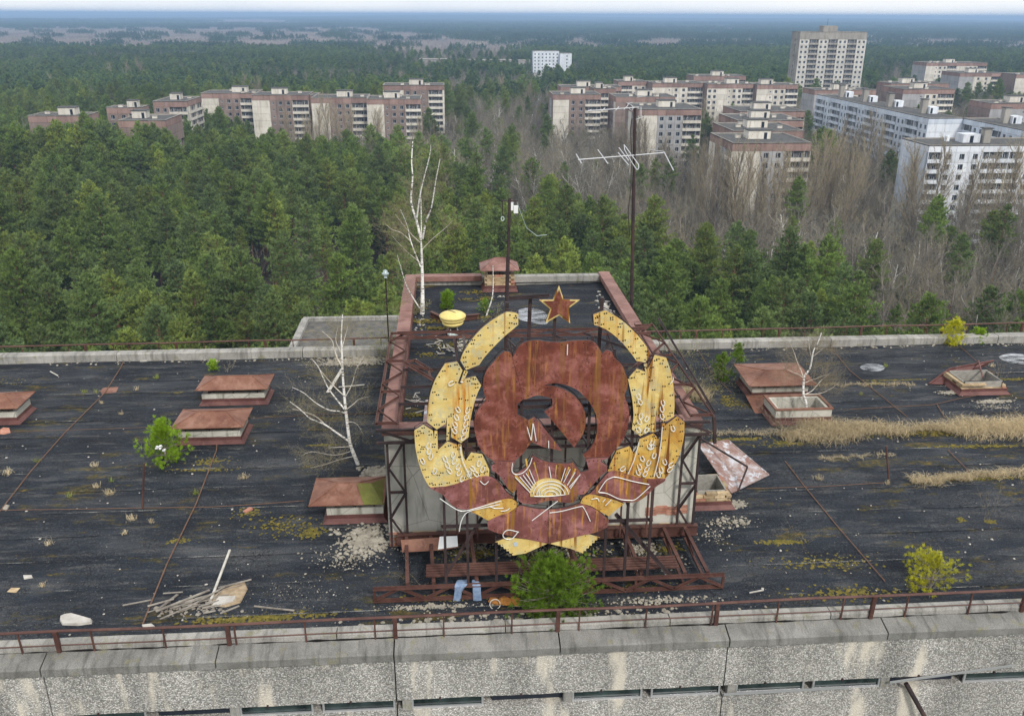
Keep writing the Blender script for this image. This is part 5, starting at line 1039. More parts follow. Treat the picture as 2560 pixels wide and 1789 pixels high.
for (x0, x1, y0, y1, lb) in ((-.68, .1, 16.6, 17.9, 'white streaked rusty sheet on the pavilion roof left of the emblem'), (.4, 1.0, 16.6, 17.9, 'white sheet seen between the left wheat ears and the red wreath'), (3.1, 3.7, 16.55, 17.7, 'white streaked rusty sheet seen between the red wreath and the right wheat ears')):
    m = MB().add([(x0, y0, 52.5), (x1, y0 + .02, 52.5), (x1, y1, 52.62), (x0 + .05, y1 - .03, 52.62)], [(0, 1, 2, 3)]); tag(lift(m.build('metal_sheet', 'white_rust'), (x0, y0, 52.5)), lb, 'metal sheet')
# ------------------------------------------------------------------ small trees and growth on the roofs
G = np.random.default_rng(21)
def shoots(g, P, D, n, L, w, m, tint=None, spread=.75): g.tufts(np.array(P), np.array(D), np.full(len(P), L), w, m, G, n, spread, tint)
def roof_pine(loc, h, R_, mat, label, n=90, L=.075, k=26, name='young_pine', lean=(0, 0), low=.1):
    """bushy young pine: whorled limbs, every shoot a brush of needles"""
    g = Geo(); t = Geo(); top = np.array([lean[0], lean[1], h]); t.prism([np.zeros(3), top * .5, top], [.03 * h / 1.3 + .008, .02, .006], 0, 6)
    P = []; D = []; TI = []; lv = max(4, int(h / .16)); per = max(3, int(n / lv / 3))
    for i in range(lv):
        f = low + (1 - low) * i / lv; r = R_ * (math.sin(min(1, (f * 1.15 + .18)) * math.pi) ** .7 if f < .9 else .35)
        for b_ in range(per + 1):
            a = G.uniform(0, 6.28); el = .1 + .8 * f + G.normal(0, .12); d = np.array([math.cos(a) * math.cos(el), math.sin(a) * math.cos(el), math.sin(el)]); p0 = top * f; e = p0 + d * r * G.uniform(.7, 1.1) + [0, 0, .04]
            mid = (p0 + e) / 2 - [0, 0, .03 * r]; t.prism([p0, mid, e], [.009, .006, .003], 0, 4); ti = G.uniform(.2, .85)
            for q in np.linspace(.35, 1, 5):
                c = p0 + (e - p0) * q; 
                for s in range(2): P.append(c + G.normal(0, .045, 3) * (1 + R_)); D.append(d * .8 + G.normal(0, .5, 3) + [0, 0, .6]); TI.append(ti + G.normal(0, .1))
    P.append(top); D.append(np.array([0, 0, 1.])); TI.append(.7)
    shoots(g, P, D, int(k * 1.7), L, L * .04, 0, np.clip(TI, 0, 1), .62)
    e = thing(name, loc, label, 'small pine'); put('crown', g.mesh('crown', [mat]), e); put('trunk', t.mesh('trunk', ['grey_bark']), e); return e
roof_pine(Vector((1.78, 13.8, RZ)), 1.12, .86, 'needles_green', 'dense round green pine bush at the foot of the emblem by the front edge', n=420, L=.1, k=24, low=.03)
roof_pine(Vector((-7.25, 20.35, RZ)), 1.15, .6, 'needles_young', 'young bright green pine beside the lower vent of the left roof', n=150, L=.1, k=22, low=.02)
roof_pine(dz(2085, 1318, RZ), .75, .62, 'needles_yellow', 'low spreading yellow green pine near the front railing at right', n=120, L=.08, k=20, low=.0, lean=(.08, .1))
roof_pine(dz(2128, 772, RZ), .95, .42, 'needles_yellow', 'yellow green young pine at the back parapet, taller of the two at right', n=90, L=.1, k=18, low=.0, lean=(.15, 0))
roof_pine(dz(2193, 766, RZ), .45, .28, 'needles_young', 'small round green pine at the back parapet, right of the yellow one', n=50, L=.09, k=18, low=0)
roof_pine(dz(1618, 850, RZ), .85, .34, 'needles_green', 'slim green young pine at the left end of the capped vent of the right roof', n=80, L=.1, k=18, low=.0)
roof_pine(dz(1652, 826, RZ), .85, .2, 'needles_green', 'thin green young pine just behind the capped vent of the right roof', n=30, L=.09, k=16, low=.3)
roof_pine(dz(1003, 690, PZ), .52, .24, 'needles_green', 'small green pine growing behind the yellow lamp on the pavilion', n=60, L=.09, k=20, low=0)
roof_pine(dz(478, 828, RZ), .28, .12, 'needles_young', 'tiny green pine seedling behind the upper left vent', n=14, L=.08, k=14, low=0)
roof_pine(dz(1090, 702, PZ), .4, .2, 'needles_green', 'faint green pine seedling near the dark pole on the pavilion', n=20, L=.08, k=10, low=0)
m = MB(); 
for _ in range(7): m.rock((-7.2 + rr.gauss(0, .13), 19.95 + rr.gauss(0, .05), 50.62 + rr.gauss(0, .05)), .045, rr, .6)
tag(lift(m.build('litter', 'cap_white'), (-7.2, 20, 50.6)), 'white scrap of litter caught in the young pine beside the left vent', 'litter')

def curve(pts):
    out = []
    for i in range(len(pts) - 1):
        p0, p1, p2, p3 = [pts[max(0, min(len(pts) - 1, j))] for j in (i - 1, i, i + 1, i + 2)]
        for k in range(3): t_ = k / 3; out.append(.5 * ((2 * p1) + (p2 - p0) * t_ + (2 * p0 - 5 * p1 + 4 * p2 - p3) * t_ * t_ + (3 * p1 - 3 * p2 + p3 - p0) * t_ ** 3))
    return out + [pts[-1]]
def birch(name, limbs, Y, zb, label, r0, cat='birch', tw=60, buds=False, tl=.5, trunkmat='birch_bark', dep=.35):
    """limbs: [(points in survey px, start radius, depth drift)]; the first is the trunk"""
    base = dy(*limbs[0][0][0], Y); base.z = zb; e = thing(name, base, label, cat); b0 = np.array(base); A = []; B = []; W = []; bp = []
    for i, (pts, r, dd) in enumerate(limbs):
        P = [np.array(dy(x, y, Y + dd * dep * (k / (len(pts) - 1 or 1)))) - b0 for k, (x, y) in enumerate(pts)]
        if i == 0: P[0][2] = -.02
        P = curve(P); n = len(P); g = Geo(); rs = [r * (1 - .72 * k / (n - 1)) for k in range(n)]; g.prism(P, rs, 0, 8 if i == 0 else 6)
        put('trunk' if i == 0 else 'branch', g.mesh('limb', [trunkmat if i == 0 or r > .02 else 'birch_limb']), e)
        P = np.array(P)
        def sub(p, d, L, lev, w):
            q = p.copy(); d = d / np.linalg.norm(d)
            for s in range(3):
                nd = d + G.normal(0, .16, 3) + np.array([0, 0, .08]); nd /= np.linalg.norm(nd); q2 = q + nd * L / 3; A.append(q); B.append(q2 + nd * L * .05); W.append(w * (1 - .25 * s)); 
                if lev < 2:
                    for _ in range(2 if lev == 0 else 1): sub(q2, nd + G.normal(0, .5, 3), L * .5, lev + 1, w * .65)
                elif buds: bp.append(q2)
                q = q2; d = nd
        for _ in range(int(tw * (1 if i else .5))):
            f = G.uniform(.12 if i else .25, 1.) ** .8; j = min(int(f * (n - 1)), n - 2); ax = P[j + 1] - P[j]; ax /= np.linalg.norm(ax) + 1e-9; s = np.cross(ax, G.normal(0, 1, 3)); s /= np.linalg.norm(s)
            sub(P[j], ax * .6 + s * .9, tl * G.uniform(.5, 1.2) * (1.1 - .4 * f), 0, .0042)
    g = Geo(); g.ribbons(A, B, np.array(W), 0, G); put('twigs', g.mesh('twigs', ['twigs_poplar']), e, kind='stuff')
    if bp: g = Geo(); bp = np.array(bp)[::3]; g.tufts(bp, np.tile([0, 0, 1.], (len(bp), 1)), np.full(len(bp), .014), .004, 0, G, 1, 1.); put('buds', g.mesh('buds', ['buds']), e, kind='stuff')
    return e
birch('birch_tree', [([(946, 697), (947.6, 676), (946.4, 598), (944, 537)], .075, 0), ([(944, 537), (933.5, 493), (921.8, 453), (925.3, 399), (923, 364), (925.3, 317)], .042, .6), ([(934.7, 490), (940.5, 446), (948.8, 406), (962.8, 352), (966, 325)], .027, -.5), ([(945, 533), (944, 457.5), (941.7, 425)], .022, .2),
    ([(947.6, 535), (955.8, 495), (967.5, 464.6), (977, 406), (986.8, 356.6)], .032, -.8), ([(942.9, 598), (920.6, 540), (913.5, 507), (898, 470)], .022, .6), ([(940, 690), (913.5, 645), (899.5, 603), (891, 572)], .022, -.6), ([(944, 545), (925, 528), (905, 505), (886, 480)], .014, .8), ([(946, 560), (970, 535), (1000, 510), (1015, 495)], .012, -.3), ([(920, 540), (900, 522), (880, 515), (862, 500)], .012, .2), ([(943, 590), (925, 575), (908, 560), (880, 530)], .01, .2)],
      24.4, PZ, 'tall white birch with forked leaders growing out of the pavilion roof', .075, tw=34, tl=.62, dep=.9, buds=True)
birch('birch_tree', [([(1089, 715), (1093, 700), (1104, 665), (1106, 625), (1105, 595)], .024, 0)], 24.0, PZ, 'thin white birch sapling leaning beside the dark pole on the pavilion', .03, tw=14, tl=.3)
birch('birch_tree', [([(803.2, 1041.6), (793.2, 1017), (784.3, 990.2), (776.4, 929.8), (773, 896.3), (768.6, 842.7), (766.4, 784.6), (765.3, 753.3), (768, 705)], .05, 0), ([(783, 989), (755.2, 970), (726, 950), (697, 938.8), (674.7, 918.7), (650, 900)], .027, .5), ([(726, 948), (706, 932), (681.4, 923), (655, 916)], .014, -.5),
    ([(774, 926.5), (762, 922), (737.3, 918.7), (708.3, 903), (681.4, 880.7), (655, 868)], .022, -.8), ([(773, 917.5), (757.4, 898.5), (737.3, 871.7), (724, 845), (713.8, 822.5), (700, 805)], .022, .8), ([(772, 887), (753, 869.5), (730.6, 845), (712.7, 822.5)], .014, .4), ([(767.5, 822.5), (756.3, 802.4), (748.5, 778), (744, 762), (722, 742)], .018, .4), ([(765.3, 791), (755.2, 771), (753, 755.5), (757, 735)], .012, 0), ([(766.4, 780), (773, 757.7), (779.8, 731)], .012, .3),
    ([(774.2, 889.6), (788.7, 862.8), (795.4, 838), (800, 824.8), (815, 800)], .013, -.4), ([(775.3, 918.7), (793.2, 905), (806.6, 894), (830, 888)], .01, .5), ([(780, 945), (800, 950), (815, 975)], .008, 0), ([(790, 1000), (765, 1002), (735, 1003)], .012, -.4), ([(795, 1022), (760, 1030), (725, 1042), (695, 1048)], .008, -.5), ([(790, 1010), (750, 1020), (700, 1012), (675, 1022)], .007, -.3)],
      19.9, RZ, 'white multi branched birch on the left roof beside the pavilion', .05, tw=26, tl=.5, dep=1.1, buds=True)
birch('birch_tree', [([(1808, 912), (1807.4, 904.9), (1801, 881), (1802.5, 848.6), (1806, 838.8), (1815.8, 826), (1820, 807.9), (1824.3, 785.4), (1832.7, 771.3), (1842, 745)], .042, 0), ([(1820, 802), (1815.8, 785.4), (1813, 760)], .014, .4), ([(1801.8, 848.6), (1796, 830.4), (1786.3, 807.9), (1780.7, 789.6), (1769.4, 765)], .014, .5), ([(1801, 847), (1790.5, 838.8), (1779.3, 834.6), (1755, 822)], .011, -.5),
    ([(1804.6, 883.8), (1821.5, 875.3), (1838.3, 855.7), (1849.6, 845.8), (1862, 835)], .012, .6), ([(1806, 883.8), (1835.5, 882.4), (1858, 873.9), (1880.5, 858.5)], .011, -.4), ([(1806, 857), (1835.5, 845.8), (1855, 838)], .008, .4), ([(1822, 800), (1840, 785), (1852, 778)], .008, 0)],
      22.0, RZ + .1, 'white birch growing out of the open vent on the right roof', .042, tw=44, tl=.6, dep=.7)
def bush(name, loc, h, n, label, mat='twigs', buds=0, spread=.55, cat='shrub', w=.004, budm='buds'):
    A = []; B = []; W = []; bp = []
    for i in range(n):
        a = G.uniform(0, 6.28); el = G.uniform(.25, 1.) if spread > .5 else G.uniform(.9, 1.4); d = np.array([math.cos(a) * math.cos(el), math.sin(a) * math.cos(el), math.sin(el)]); p = G.normal(0, .05, 3); p[2] = 0; L = h * G.uniform(.5, 1.1)
        for s in range(5):
            d2 = d + G.normal(0, .14, 3); d2 /= np.linalg.norm(d2); q = p + d2 * L / 5; A.append(p); B.append(q + d2 * .02); W.append(w * (1.6 - .25 * s))
            if s > 0:
                for _ in range(3):
                    e2 = d2 + G.normal(0, .6, 3); e2 /= np.linalg.norm(e2); A.append(q); B.append(q + e2 * L * .22); W.append(w * .6); bp.append(q + e2 * L * G.uniform(.05, .22))
            p = q; d = d2
    g = Geo(); g.ribbons(A, B, np.array(W), 0, G)
    if buds: bp = np.array(bp * buds) + G.normal(0, .02, (len(bp) * buds, 3)); g.tufts(bp, np.tile([0, 0, .6], (len(bp), 1)), np.full(len(bp), .03), .009, 1, G, 2, 1.)
    o = put(name, g.mesh(name, [mat, budm]), loc=loc); return tag(o, label, cat)
bush('shrub', dz(868, 802, RZ), 1.35, 46, 'yellow green budding shrub at the back left corner of the pavilion', 'twigs', 2)
bush('shrub', dz(880, 770, RZ), 1.1, 30, 'bare pale shrub behind the left wall of the pavilion', 'twigs_poplar', 1)
bush('shrub', dz(1560, 866, RZ), 1.5, 46, 'bare twiggy shrub at the back right corner of the pavilion', 'twigs', 1)
bush('shrub', dz(1530, 800, RZ), 1.2, 26, 'thin bare shrub by the back parapet right of the pavilion', 'twigs_poplar', 1)
bush('shrub', dz(1768, 970, RZ), .95, 42, 'spreading leafless shrub with pale arching twigs before the open vent', 'twigs_poplar', 0, w=.006)
bush('shrub', dz(2085, 1330, RZ), .95, 10, 'leafless upright sapling rising through the yellow pine by the front railing', 'twigs', 0, .3)
bush('shrub', dz(2215, 1168, RZ), 1.25, 7, 'thin leafless sapling standing in a tuft of moss at the right edge', 'twigs_poplar', 0, .3)
bush('shrub', dz(1800, 1212, RZ), .5, 10, 'small bare twigs lying beside a mossy tuft on the right roof', 'twigs_poplar', 0)
bush('shrub', dz(2240, 852, RZ), .7, 8, 'thin bare saplings behind the broken brick vent', 'twigs_poplar', 0, .3)
bush('shrub', dz(925, 705, PZ), .7, 34, 'bare thicket at the foot of the tall birch in the pavilion corner', 'twigs_poplar', 1); bush('shrub', dz(1105, 720, PZ), .6, 16, 'bare twigs at the foot of the birch sapling on the pavilion', 'twigs', 1)
bush('shrub', dz(510, 834, RZ), .45, 8, 'tiny leafless sapling behind the upper left vent', 'twigs_poplar', 0, .3); bush('shrub', dz(930, 1310, RZ), .6, 8, 'bare white twig leaning at the left foot of the framework', 'twigs_poplar', 0)
bush('shrub', dz(735, 1040, RZ), .6, 26, 'low arching bare twigs around the foot of the white birch', 'twigs', 0)

def blades(name, pts, L, mat, label, cat='grass', bend=.8, w=.004, kind='stuff', loc=None):
    n = len(pts); P = np.array(pts, float); o = P.mean(0); P = P - o; D = G.normal(0, .35 if bend < 1.5 else .6, (n, 3)); D[:, 2] = 1; D /= np.linalg.norm(D, axis=1)[:, None]; a = G.uniform(0, 6.28, n); H = np.stack([np.cos(a), np.sin(a), np.zeros(n)], 1); l_ = L * (G.uniform(.3, 1.35, n) ** 1.3)[:, None]
    M1 = P + D * l_ * .5; M2 = M1 + (D * .35 + H * bend * .6) * l_ * .4; T3 = M2 + (H * bend - [0, 0, .35 * bend]) * l_ * .35; S = np.stack([-H[:, 1], H[:, 0], H[:, 2]], 1) * w
    V = np.stack([P - S, P + S, M1 - S * .9, M1 + S * .9, M2 - S * .6, M2 + S * .6, T3], 1).reshape(-1, 3); b_ = (np.arange(n) * 7)[:, None, None]; F = np.array([[0, 1, 3], [0, 3, 2], [2, 3, 5], [2, 5, 4], [4, 5, 6]])[None]
    T = (b_ + F).reshape(-1, 3); me = np_mesh(name, V, T, np.zeros(len(T)), np.repeat(G.uniform(.1, .9, n), 5), [mat]); ob = put(name, me, loc=tuple(o)); tag(ob, label, cat)
    if kind: ob['kind'] = kind
    return ob
def strip(p0, p1, w0, n, L, name, label, lumps=0):
    p0, p1 = Vector(p0), Vector(p1); pts = []
    while len(pts) < n:
        f = G.random(); wy = w0 * (.55 + .35 * math.sin(f * 9 + 1) + .2 * math.sin(f * 23)); c = p0.lerp(p1, f); x, y = c.x + G.normal(0, .04), c.y + G.normal(0, .36) * wy + .06 * math.sin(f * 31)
        if psea(x * 24, y * 60) < G.uniform(-2.3, -.5): continue
        pts.append((x, y, RZ + .005 + max(0, .03 * (1 - ((y - c.y) / (w0 * .6)) ** 2))))
    return blades(name, pts, L, 'dry_grass', label, bend=1.9, w=.004)
strip((9.4, 21.0, RZ), (16.8, 20.75, RZ), .95, 13000, .27, 'dry_grass', 'wide band of dry straw coloured grass crossing the right roof')
strip((11.0, 18.1, RZ), (14.8, 18.5, RZ), .34, 2600, .17, 'dry_grass', 'narrow band of dry grass nearer the front of the right roof')
strip((9.2, 19.4, RZ), (11.2, 19.55, RZ), .14, 350, .1, 'dry_grass', 'faint thin line of dry grass below the wide band')
strip((6.2, 24.0, RZ), (7.5, 23.6, RZ), 1.0, 1700, .26, 'dry_grass', 'dry grass between the pavilion and the capped right vent'); strip((6.1, 21.0, RZ), (8.9, 20.9, RZ), .22, 500, .16, 'dry_grass', 'sparse dry grass tufts below the fallen vent cap')
strip((8.7, 20.7, RZ), (9.5, 20.6, RZ), .5, 700, .3, 'dry_grass', 'clump of upright dry grass under the pale shrub'); strip((10.6, 24.1, RZ), (14, 24.0, RZ), .14, 500, .13, 'dry_grass', 'dry grass along the mossy seam left of the far right vent')
for i, (x, y, s, lb) in enumerate(((440, 1108, 1, 0), (212, 1045, 1, 0), (272, 930, .6, 0), (190, 880, .8, 0), (228, 905, .5, 0), (247, 1108, 1.3, 0), (250, 1080, .6, 0), (218, 1092, .8, 0), (296, 1165, 1.3, 0), (157, 1113, .8, 0), (545, 1072, 1.2, 0), (18, 1062, 1.6, 0), (85, 1035, .9, 0), (110, 1220, .9, 0), (280, 1198, .7, 0), (350, 848, .9, 0), (305, 875, .8, 0), (95, 1465 - 150, .6, 0), (215, 880, .7, 0), (1990, 1085, .8, 0), (1835, 1075, 1.2, 0), (1930, 885, .6, 0), (340, 1172, .7, 0), (2225, 822, .9, 0), (1985, 822, .8, 0))):
    p = dz(x, y, RZ); n = int(55 * s); pts = [(p.x + G.normal(0, .045 * s), p.y + G.normal(0, .035 * s), RZ) for _ in range(n)]
    o = blades('grass_tuft', pts, .15 * (.7 + .4 * s), 'dry_grass' if i % 3 else 'green_grass', '', bend=.5, w=.0035, kind=None)
    tag(o, 'small tuft of %s grass growing from a crack in the black roof' % ('straw' if i % 3 else 'green'), 'grass tuft', '%s grass tufts on the black roof' % ('straw' if i % 3 else 'green'))
# moss cushions and lines
m = MB()
def moss(c, rx, ry, n, r=.05, z=RZ, a=0):
    for _ in range(n):
        u, v_ = rr.gauss(0, .45) * rx, rr.gauss(0, .45) * ry; m.rock((c.x + u * math.cos(a) - v_ * math.sin(a), c.y + u * math.sin(a) + v_ * math.cos(a), z + .004), rr.uniform(.4, 1.) * r, rr, .38)
for x, y, rx, ry, n in ((475, 1035, .55, .22, 110), (470, 1052, .8, .12, 80), (720, 998, .45, .05, 60), (640, 1180, .9, .45, 120), (700, 1195, .3, .25, 90), (400, 1212, .3, .12, 30), (560, 1150, .5, .3, 40), (20, 855, .9, .25, 110), (395, 880, .3, .05, 20), (640, 1375, 1.1, .16, 320), (540, 1390, 1., .14, 200), (1645, 985, .9, .1, 160), (1770, 995, .8, .22, 260), (2130, 955 + 45, .9, .08, 90), (2080, 968, 2.6, .3, 420), (2200, 1072, 1.4, .12, 160), (1750, 1215, .5, .09, 170), (2220, 1170, .12, .08, 60),
                       (1640, 900, .35, .5, 90), (1600, 870, .3, .4, 60), (2010, 852, 1.1, .07, 220), (2270, 850, .5, .08, 90), (1960, 860, .4, .14, 60), (2230, 1000, 1.2, .07, 110), (2155, 1165, .15, .1, 20), (1850, 1260, 1.2, .3, 120), (1900, 1330, 1.2, .25, 160), (1010, 1340, .9, .12, 140), (1480, 1230, .6, .2, 90), (1050, 1240, .6, .3, 130), (1250, 1240, 1.2, .3, 160), (1420, 1320, 1.2, .15, 150)): moss(dz(x, y, RZ), rx, ry, int(n * 1.3), .04)
for x, y, rx, ry, n in ((1060, 655, .5, .25, 90), (1090, 668, .3, .3, 80), (1090, 710, .25, .12, 60), (950, 720, .5, .2, 130), (985, 735, .5, .15, 120), (1010, 775, .6, .35, 130), (1060, 770, .5, .3, 110), (1045, 670, .3, .1, 30), (960, 795, .3, .2, 50), (925, 930, .3, .12, 60)): moss(dz(x, y, PZ + .02), rx, ry, n, .035, PZ + .02)
m.build('moss', 'moss', kind='stuff')
# rubble and litter
m = MB()
for x, y, rx, ry, n, b_ in ((800, 808, 1.0, .42, 900, .07), (745, 815, .7, .22, 300, .04), (820, 1208, .5, .55, 520, .09), (790, 1250, .8, .5, 260, .04), (845, 1060, .32, .3, 300, .1), (1650, 1130, .25, .16, 160, .06), (1640, 1170, .5, .25, 120, .06), (1600, 1200, .3, .3, 60, .04), (2225, 900, .5, .12, 320, .06), (2125, 880, .3, .13, 130, .06), (2240, 912, .7, .2, 120, .04), (1480, 1260, .5, .3, 130, .05), (1230, 1235, 1.2, .25, 260, .05), (1050, 1225, .6, .3, 200, .05), (960, 1360, .9, .08, 220, .05), (1480, 1345, 1., .12, 220, .05), (1440, 1230, .4, .2, 160, .06), (900, 1165, .2, .4, 90, .05), (650, 1330, 1.3, .6, 90, .025), (380, 1040, 1.6, 1.2, 40, .02)): 
    chips(m, dz(x, y, RZ + .012), rx, ry, int(n * 1.7), .006, b_ * .72)
m.build('rubble', 'rubble_cream', kind='stuff')
m = MB(); chips(m, (2, 19.5, RZ + .014), 17, 7, 1300, .004, .03, g=False); m.build('grit', 'rubble_white', kind='stuff')
m = MB(); chips(m, (-5.0, 14.35, RZ), .7, .3, 260, .008, .05)
for _ in range(24):
    a = rr.gauss(.45, .32); c = Vector((-5.0 + rr.gauss(0, .38), 14.5 + rr.gauss(0, .2), RZ + .03 + .05 * rr.random())); d = Vector((math.cos(a), math.sin(a), rr.gauss(0, .04))) * rr.uniform(.1, .36); m.bar(c - d, c + d, rr.uniform(.012, .05), .012)
m.build('broken_slats', 'old_wood', kind='stuff')
for _, (a, b_, w, h, mt_, lb) in enumerate((((516, 1236), (470, 1352), .045, .03, 'pale_wood', 'long pale plank standing out of the heap of broken slats'), ((357, 1368), (398, 1332), .05, .02, 'old_wood', 'short grey board at the left end of the heap of slats'), ((350, 1374), (470, 1322), .05, .02, 'old_wood', 'long grey board along the top of the heap of slats'), ((570, 1362), (660, 1368), .03, .02, 'old_wood', 'thin grey batten lying right of the heap of slats'), ((735, 882), (768, 826), .1, .02, 'pale_wood', 'pale board caught behind the white birch'), ((760, 870), (817, 862), .04, .02, 'pale_wood', 'short pale batten crossing behind the white birch'), ((1680, 1332), (1712, 1322), .02, .02, 'pale_wood', 'small white stick near the front railing on the right'), ((113, 835), (130, 842), .03, .02, 'pale_wood', 'small white stick on the far left of the roof'))):
    A, B = dz(*a, RZ + .05), dz(*b_, RZ + .03); A.z += .04; tag(lift(MB().bar(A, B, w, h).build('plank', mt_), B), lb, 'plank')
def slab(name, pts, z, t, mat, label, cat, jitter=.006):
    P = [dz(x, y, z) for x, y in pts]; n = len(P); m = MB(); c = sum(P, Vector()) / n; V = [(p.x, p.y, z) for p in P] + [(p.x + (c.x - p.x) * .06, p.y + (c.y - p.y) * .06, z + t * rr.uniform(.8, 1.1)) for p in P] + [(c.x, c.y, z + t * 1.05)]
    m.add(V, [(i, (i + 1) % n, (i + 1) % n + n, i + n)[::-1] for i in range(n)] + [(i + n, (i + 1) % n + n, 2 * n)[::-1] for i in range(n)]); return tag(lift(m.build(name, mat), (c.x, c.y, z)), label, cat)
slab('concrete_chunk', [(135, 1384), (145, 1379), (160, 1378), (178, 1382), (207, 1390), (206, 1398), (175, 1402), (140, 1401), (134, 1392)], RZ, .05, 'rubble_white', 'flat whitish lump of concrete near the front edge at lower left', 'concrete lump')
slab('insulation_board', [(478, 1336), (500, 1322), (548, 1302), (556, 1320), (540, 1352), (505, 1362), (472, 1358)], RZ, .03, 'brown_board', 'beige slab of insulation under the heap of broken slats', 'board')
slab('insulation_board', [(472, 1362), (490, 1338), (530, 1336), (524, 1348), (490, 1358)], RZ + .03, .03, 'rubble_white', 'whitish broken slab on top of the beige one', 'board')
slab('metal_sheet', [(224, 876), (232, 869), (266, 867), (262, 880), (228, 884)], RZ, .01, 'rust_cap', 'small reddish sheet lying on the seam of the left roof', 'metal sheet')
slab('brick', [(545, 1147), (560, 1139), (568, 1142), (552, 1151)], RZ, .04, 'brick_rose', 'single pink brick lying on the left roof below the wire', 'brick'); slab('tile', [(15, 1327), (25, 1318), (46, 1318), (36, 1329)], RZ, .015, 'brick_buff', 'square brownish tile at the lower left', 'tile')
slab('concrete_chunk', [(52, 1292), (72, 1291), (74, 1296), (54, 1299)], RZ, .04, 'rubble_white', 'small oblong white stone at the lower left', 'stone'); slab('concrete_chunk', [(5, 1142), (14, 1132), (22, 1134), (14, 1146)], RZ, .03, 'rubble_cream', 'pale stone at the end of the wire on the left edge', 'stone')
slab('litter', [(0, 966), (8, 961), (22, 962), (24, 970), (10, 974), (0, 974)], RZ, .05, 'brick_rose', 'crumpled pinkish rag at the left edge beside the mossy vent', 'rag'); slab('concrete_chunk', [(312, 806), (328, 805), (330, 810), (314, 811)], RZ, .03, 'rubble_white', 'white stone near the back parapet of the left roof', 'stone')
slab('concrete_chunk', [(318, 1402), (340, 1399), (348, 1405), (322, 1408)], RZ, .03, 'rubble_white', 'white stone by the foot of the wire at the front edge', 'stone')
# puddles
def puddle(pts, z, lb): P = [dz(x, y, z) for x, y in smooth(pts, 4, 180)]; m = MB(); m.v = [(p.x, p.y, z) for p in P]; m.f = [tuple(range(len(P)))[::-1]]; m.mi = [0]; tag(m.build('puddle', 'puddle'), lb, 'puddle')
puddle([(1155, 700), (1180, 690), (1215, 696), (1232, 712), (1222, 728), (1190, 722), (1165, 716)], PZ + .035, 'shiny wet patch on the pavilion roof left of the star')
puddle([(1928, 822), (1945, 815), (1970, 816), (1985, 824), (1970, 832), (1940, 830)], RZ + .026, 'round shallow puddle in the middle of the right roof')
puddle([(2240, 800), (2265, 792), (2300, 795), (2330, 805), (2300, 816), (2260, 812)], RZ + .026, 'shallow puddle by the back parapet at the right edge')
# wires along the roof
for i, (pts, r) in enumerate((([(0, 1145), (70, 1055), (145, 970), (235, 880), (272, 822), (284, 790)], .012), ([(320, 1398), (375, 1262), (440, 1128), (485, 1010), (487, 990)], .014), ([(0, 968), (200, 962), (400, 955)], .006), ([(560, 937), (700, 930), (870, 925)], .006), ([(0, 1143), (160, 1141), (320, 1138), (470, 1136), (560, 1131), (680, 1122)], .008), ([(1760, 1033), (1800, 1085), (1880, 1182), (1984, 1302)], .012), ([(1856, 770), (1905, 830), (2034, 934)], .012), ([(2153, 777), (2195, 814), (2240, 840)], .01),
                          ([(2125, 1008), (2178, 1062)], .012), ([(1674, 1095), (1840, 1090), (1992, 1081)], .007), ([(1905, 917), (2092, 907), (2150, 893), (2200, 884)], .008), ([(1566, 785), (1595, 835), (1640, 880)], .009), ([(2100, 905), (2118, 935)], .012))):
    A = [dz(x, y, RZ + .03) for x, y in pts]; tag(lift(MB().tube(A, r, 5).build('wire', 'wire_rust'), A[0]), ['rusty wire running from the left edge to the back parapet', 'rusty wire running from the front edge up to the lower left vent', 'thin wire across the left roof at vent height, far left', 'thin wire crossing the left roof behind the white birch', 'rusty wire lying straight across the left roof to the mossy capped vent', 'long wire slanting across the right roof to the front edge', 'wire slanting from the back parapet toward the band of dry grass', 'short wire at the back of the right roof behind the broken vent',
        'short dark rod between the two bands of dry grass', 'thin wire from the pavilion to the lone post on the right roof', 'wire running from the open vent to the broken brick vent', 'wire beside the shrub right of the pavilion', 'short dark rod just above the wide band of grass'][i], 'wire')
for (bx, by, tx, ty, lb) in ((320, 1140, 323, 1038, 'thin rusty post standing below the young pine on the left roof'), (1993, 1078, 1987, 1000, 'short dark post standing alone on the right roof')):
    p = dz(bx, by, RZ); t_ = dy(tx, ty, p.y); tag(lift(MB().tube([p, t_], .022, 6).build('post', 'steel_rust'), p), lb, 'post')
# jeans over the truss, hoop and rusty drum piece
def cloth(name, pts, lb):
    m = MB(); W_ = len(pts[0]); 
    for row in pts:
        for (x, y, yy, dzv) in row: p = dy(x, y, yy); m.v.append((p.x, p.y + dzv, p.z))
    m.f = [(a * W_ + b_, a * W_ + b_ + 1, (a + 1) * W_ + b_ + 1, (a + 1) * W_ + b_) for a in range(len(pts) - 1) for b_ in range(W_ - 1)]; m.mi = [0] * len(m.f)
    o = m.build(name, 'denim', smooth=True); sm = o.modifiers.new('thick', 'SOLIDIFY'); sm.thickness = .018; ss = o.modifiers.new('round', 'SUBSURF'); ss.levels = 1; ss.render_levels = 2; p = Vector(m.v[0]); lift(o, p); return tag(o, lb, 'jeans')
rows = lambda L: [[(x, y, yy, rr.uniform(-.02, .02)) for x in np.linspace(x0, x1, 5)] for (x0, x1, y, yy) in L]
cloth('jeans', rows([(1024, 1049, 1300, 14.45), (1022, 1050, 1306, 14.28), (1018, 1046, 1314, 14.22), (1020, 1036, 1322, 14.24), (1017, 1034, 1336, 14.24), (1014, 1032, 1352, 14.22)]), 'blue jeans hung over the low girder, left piece')
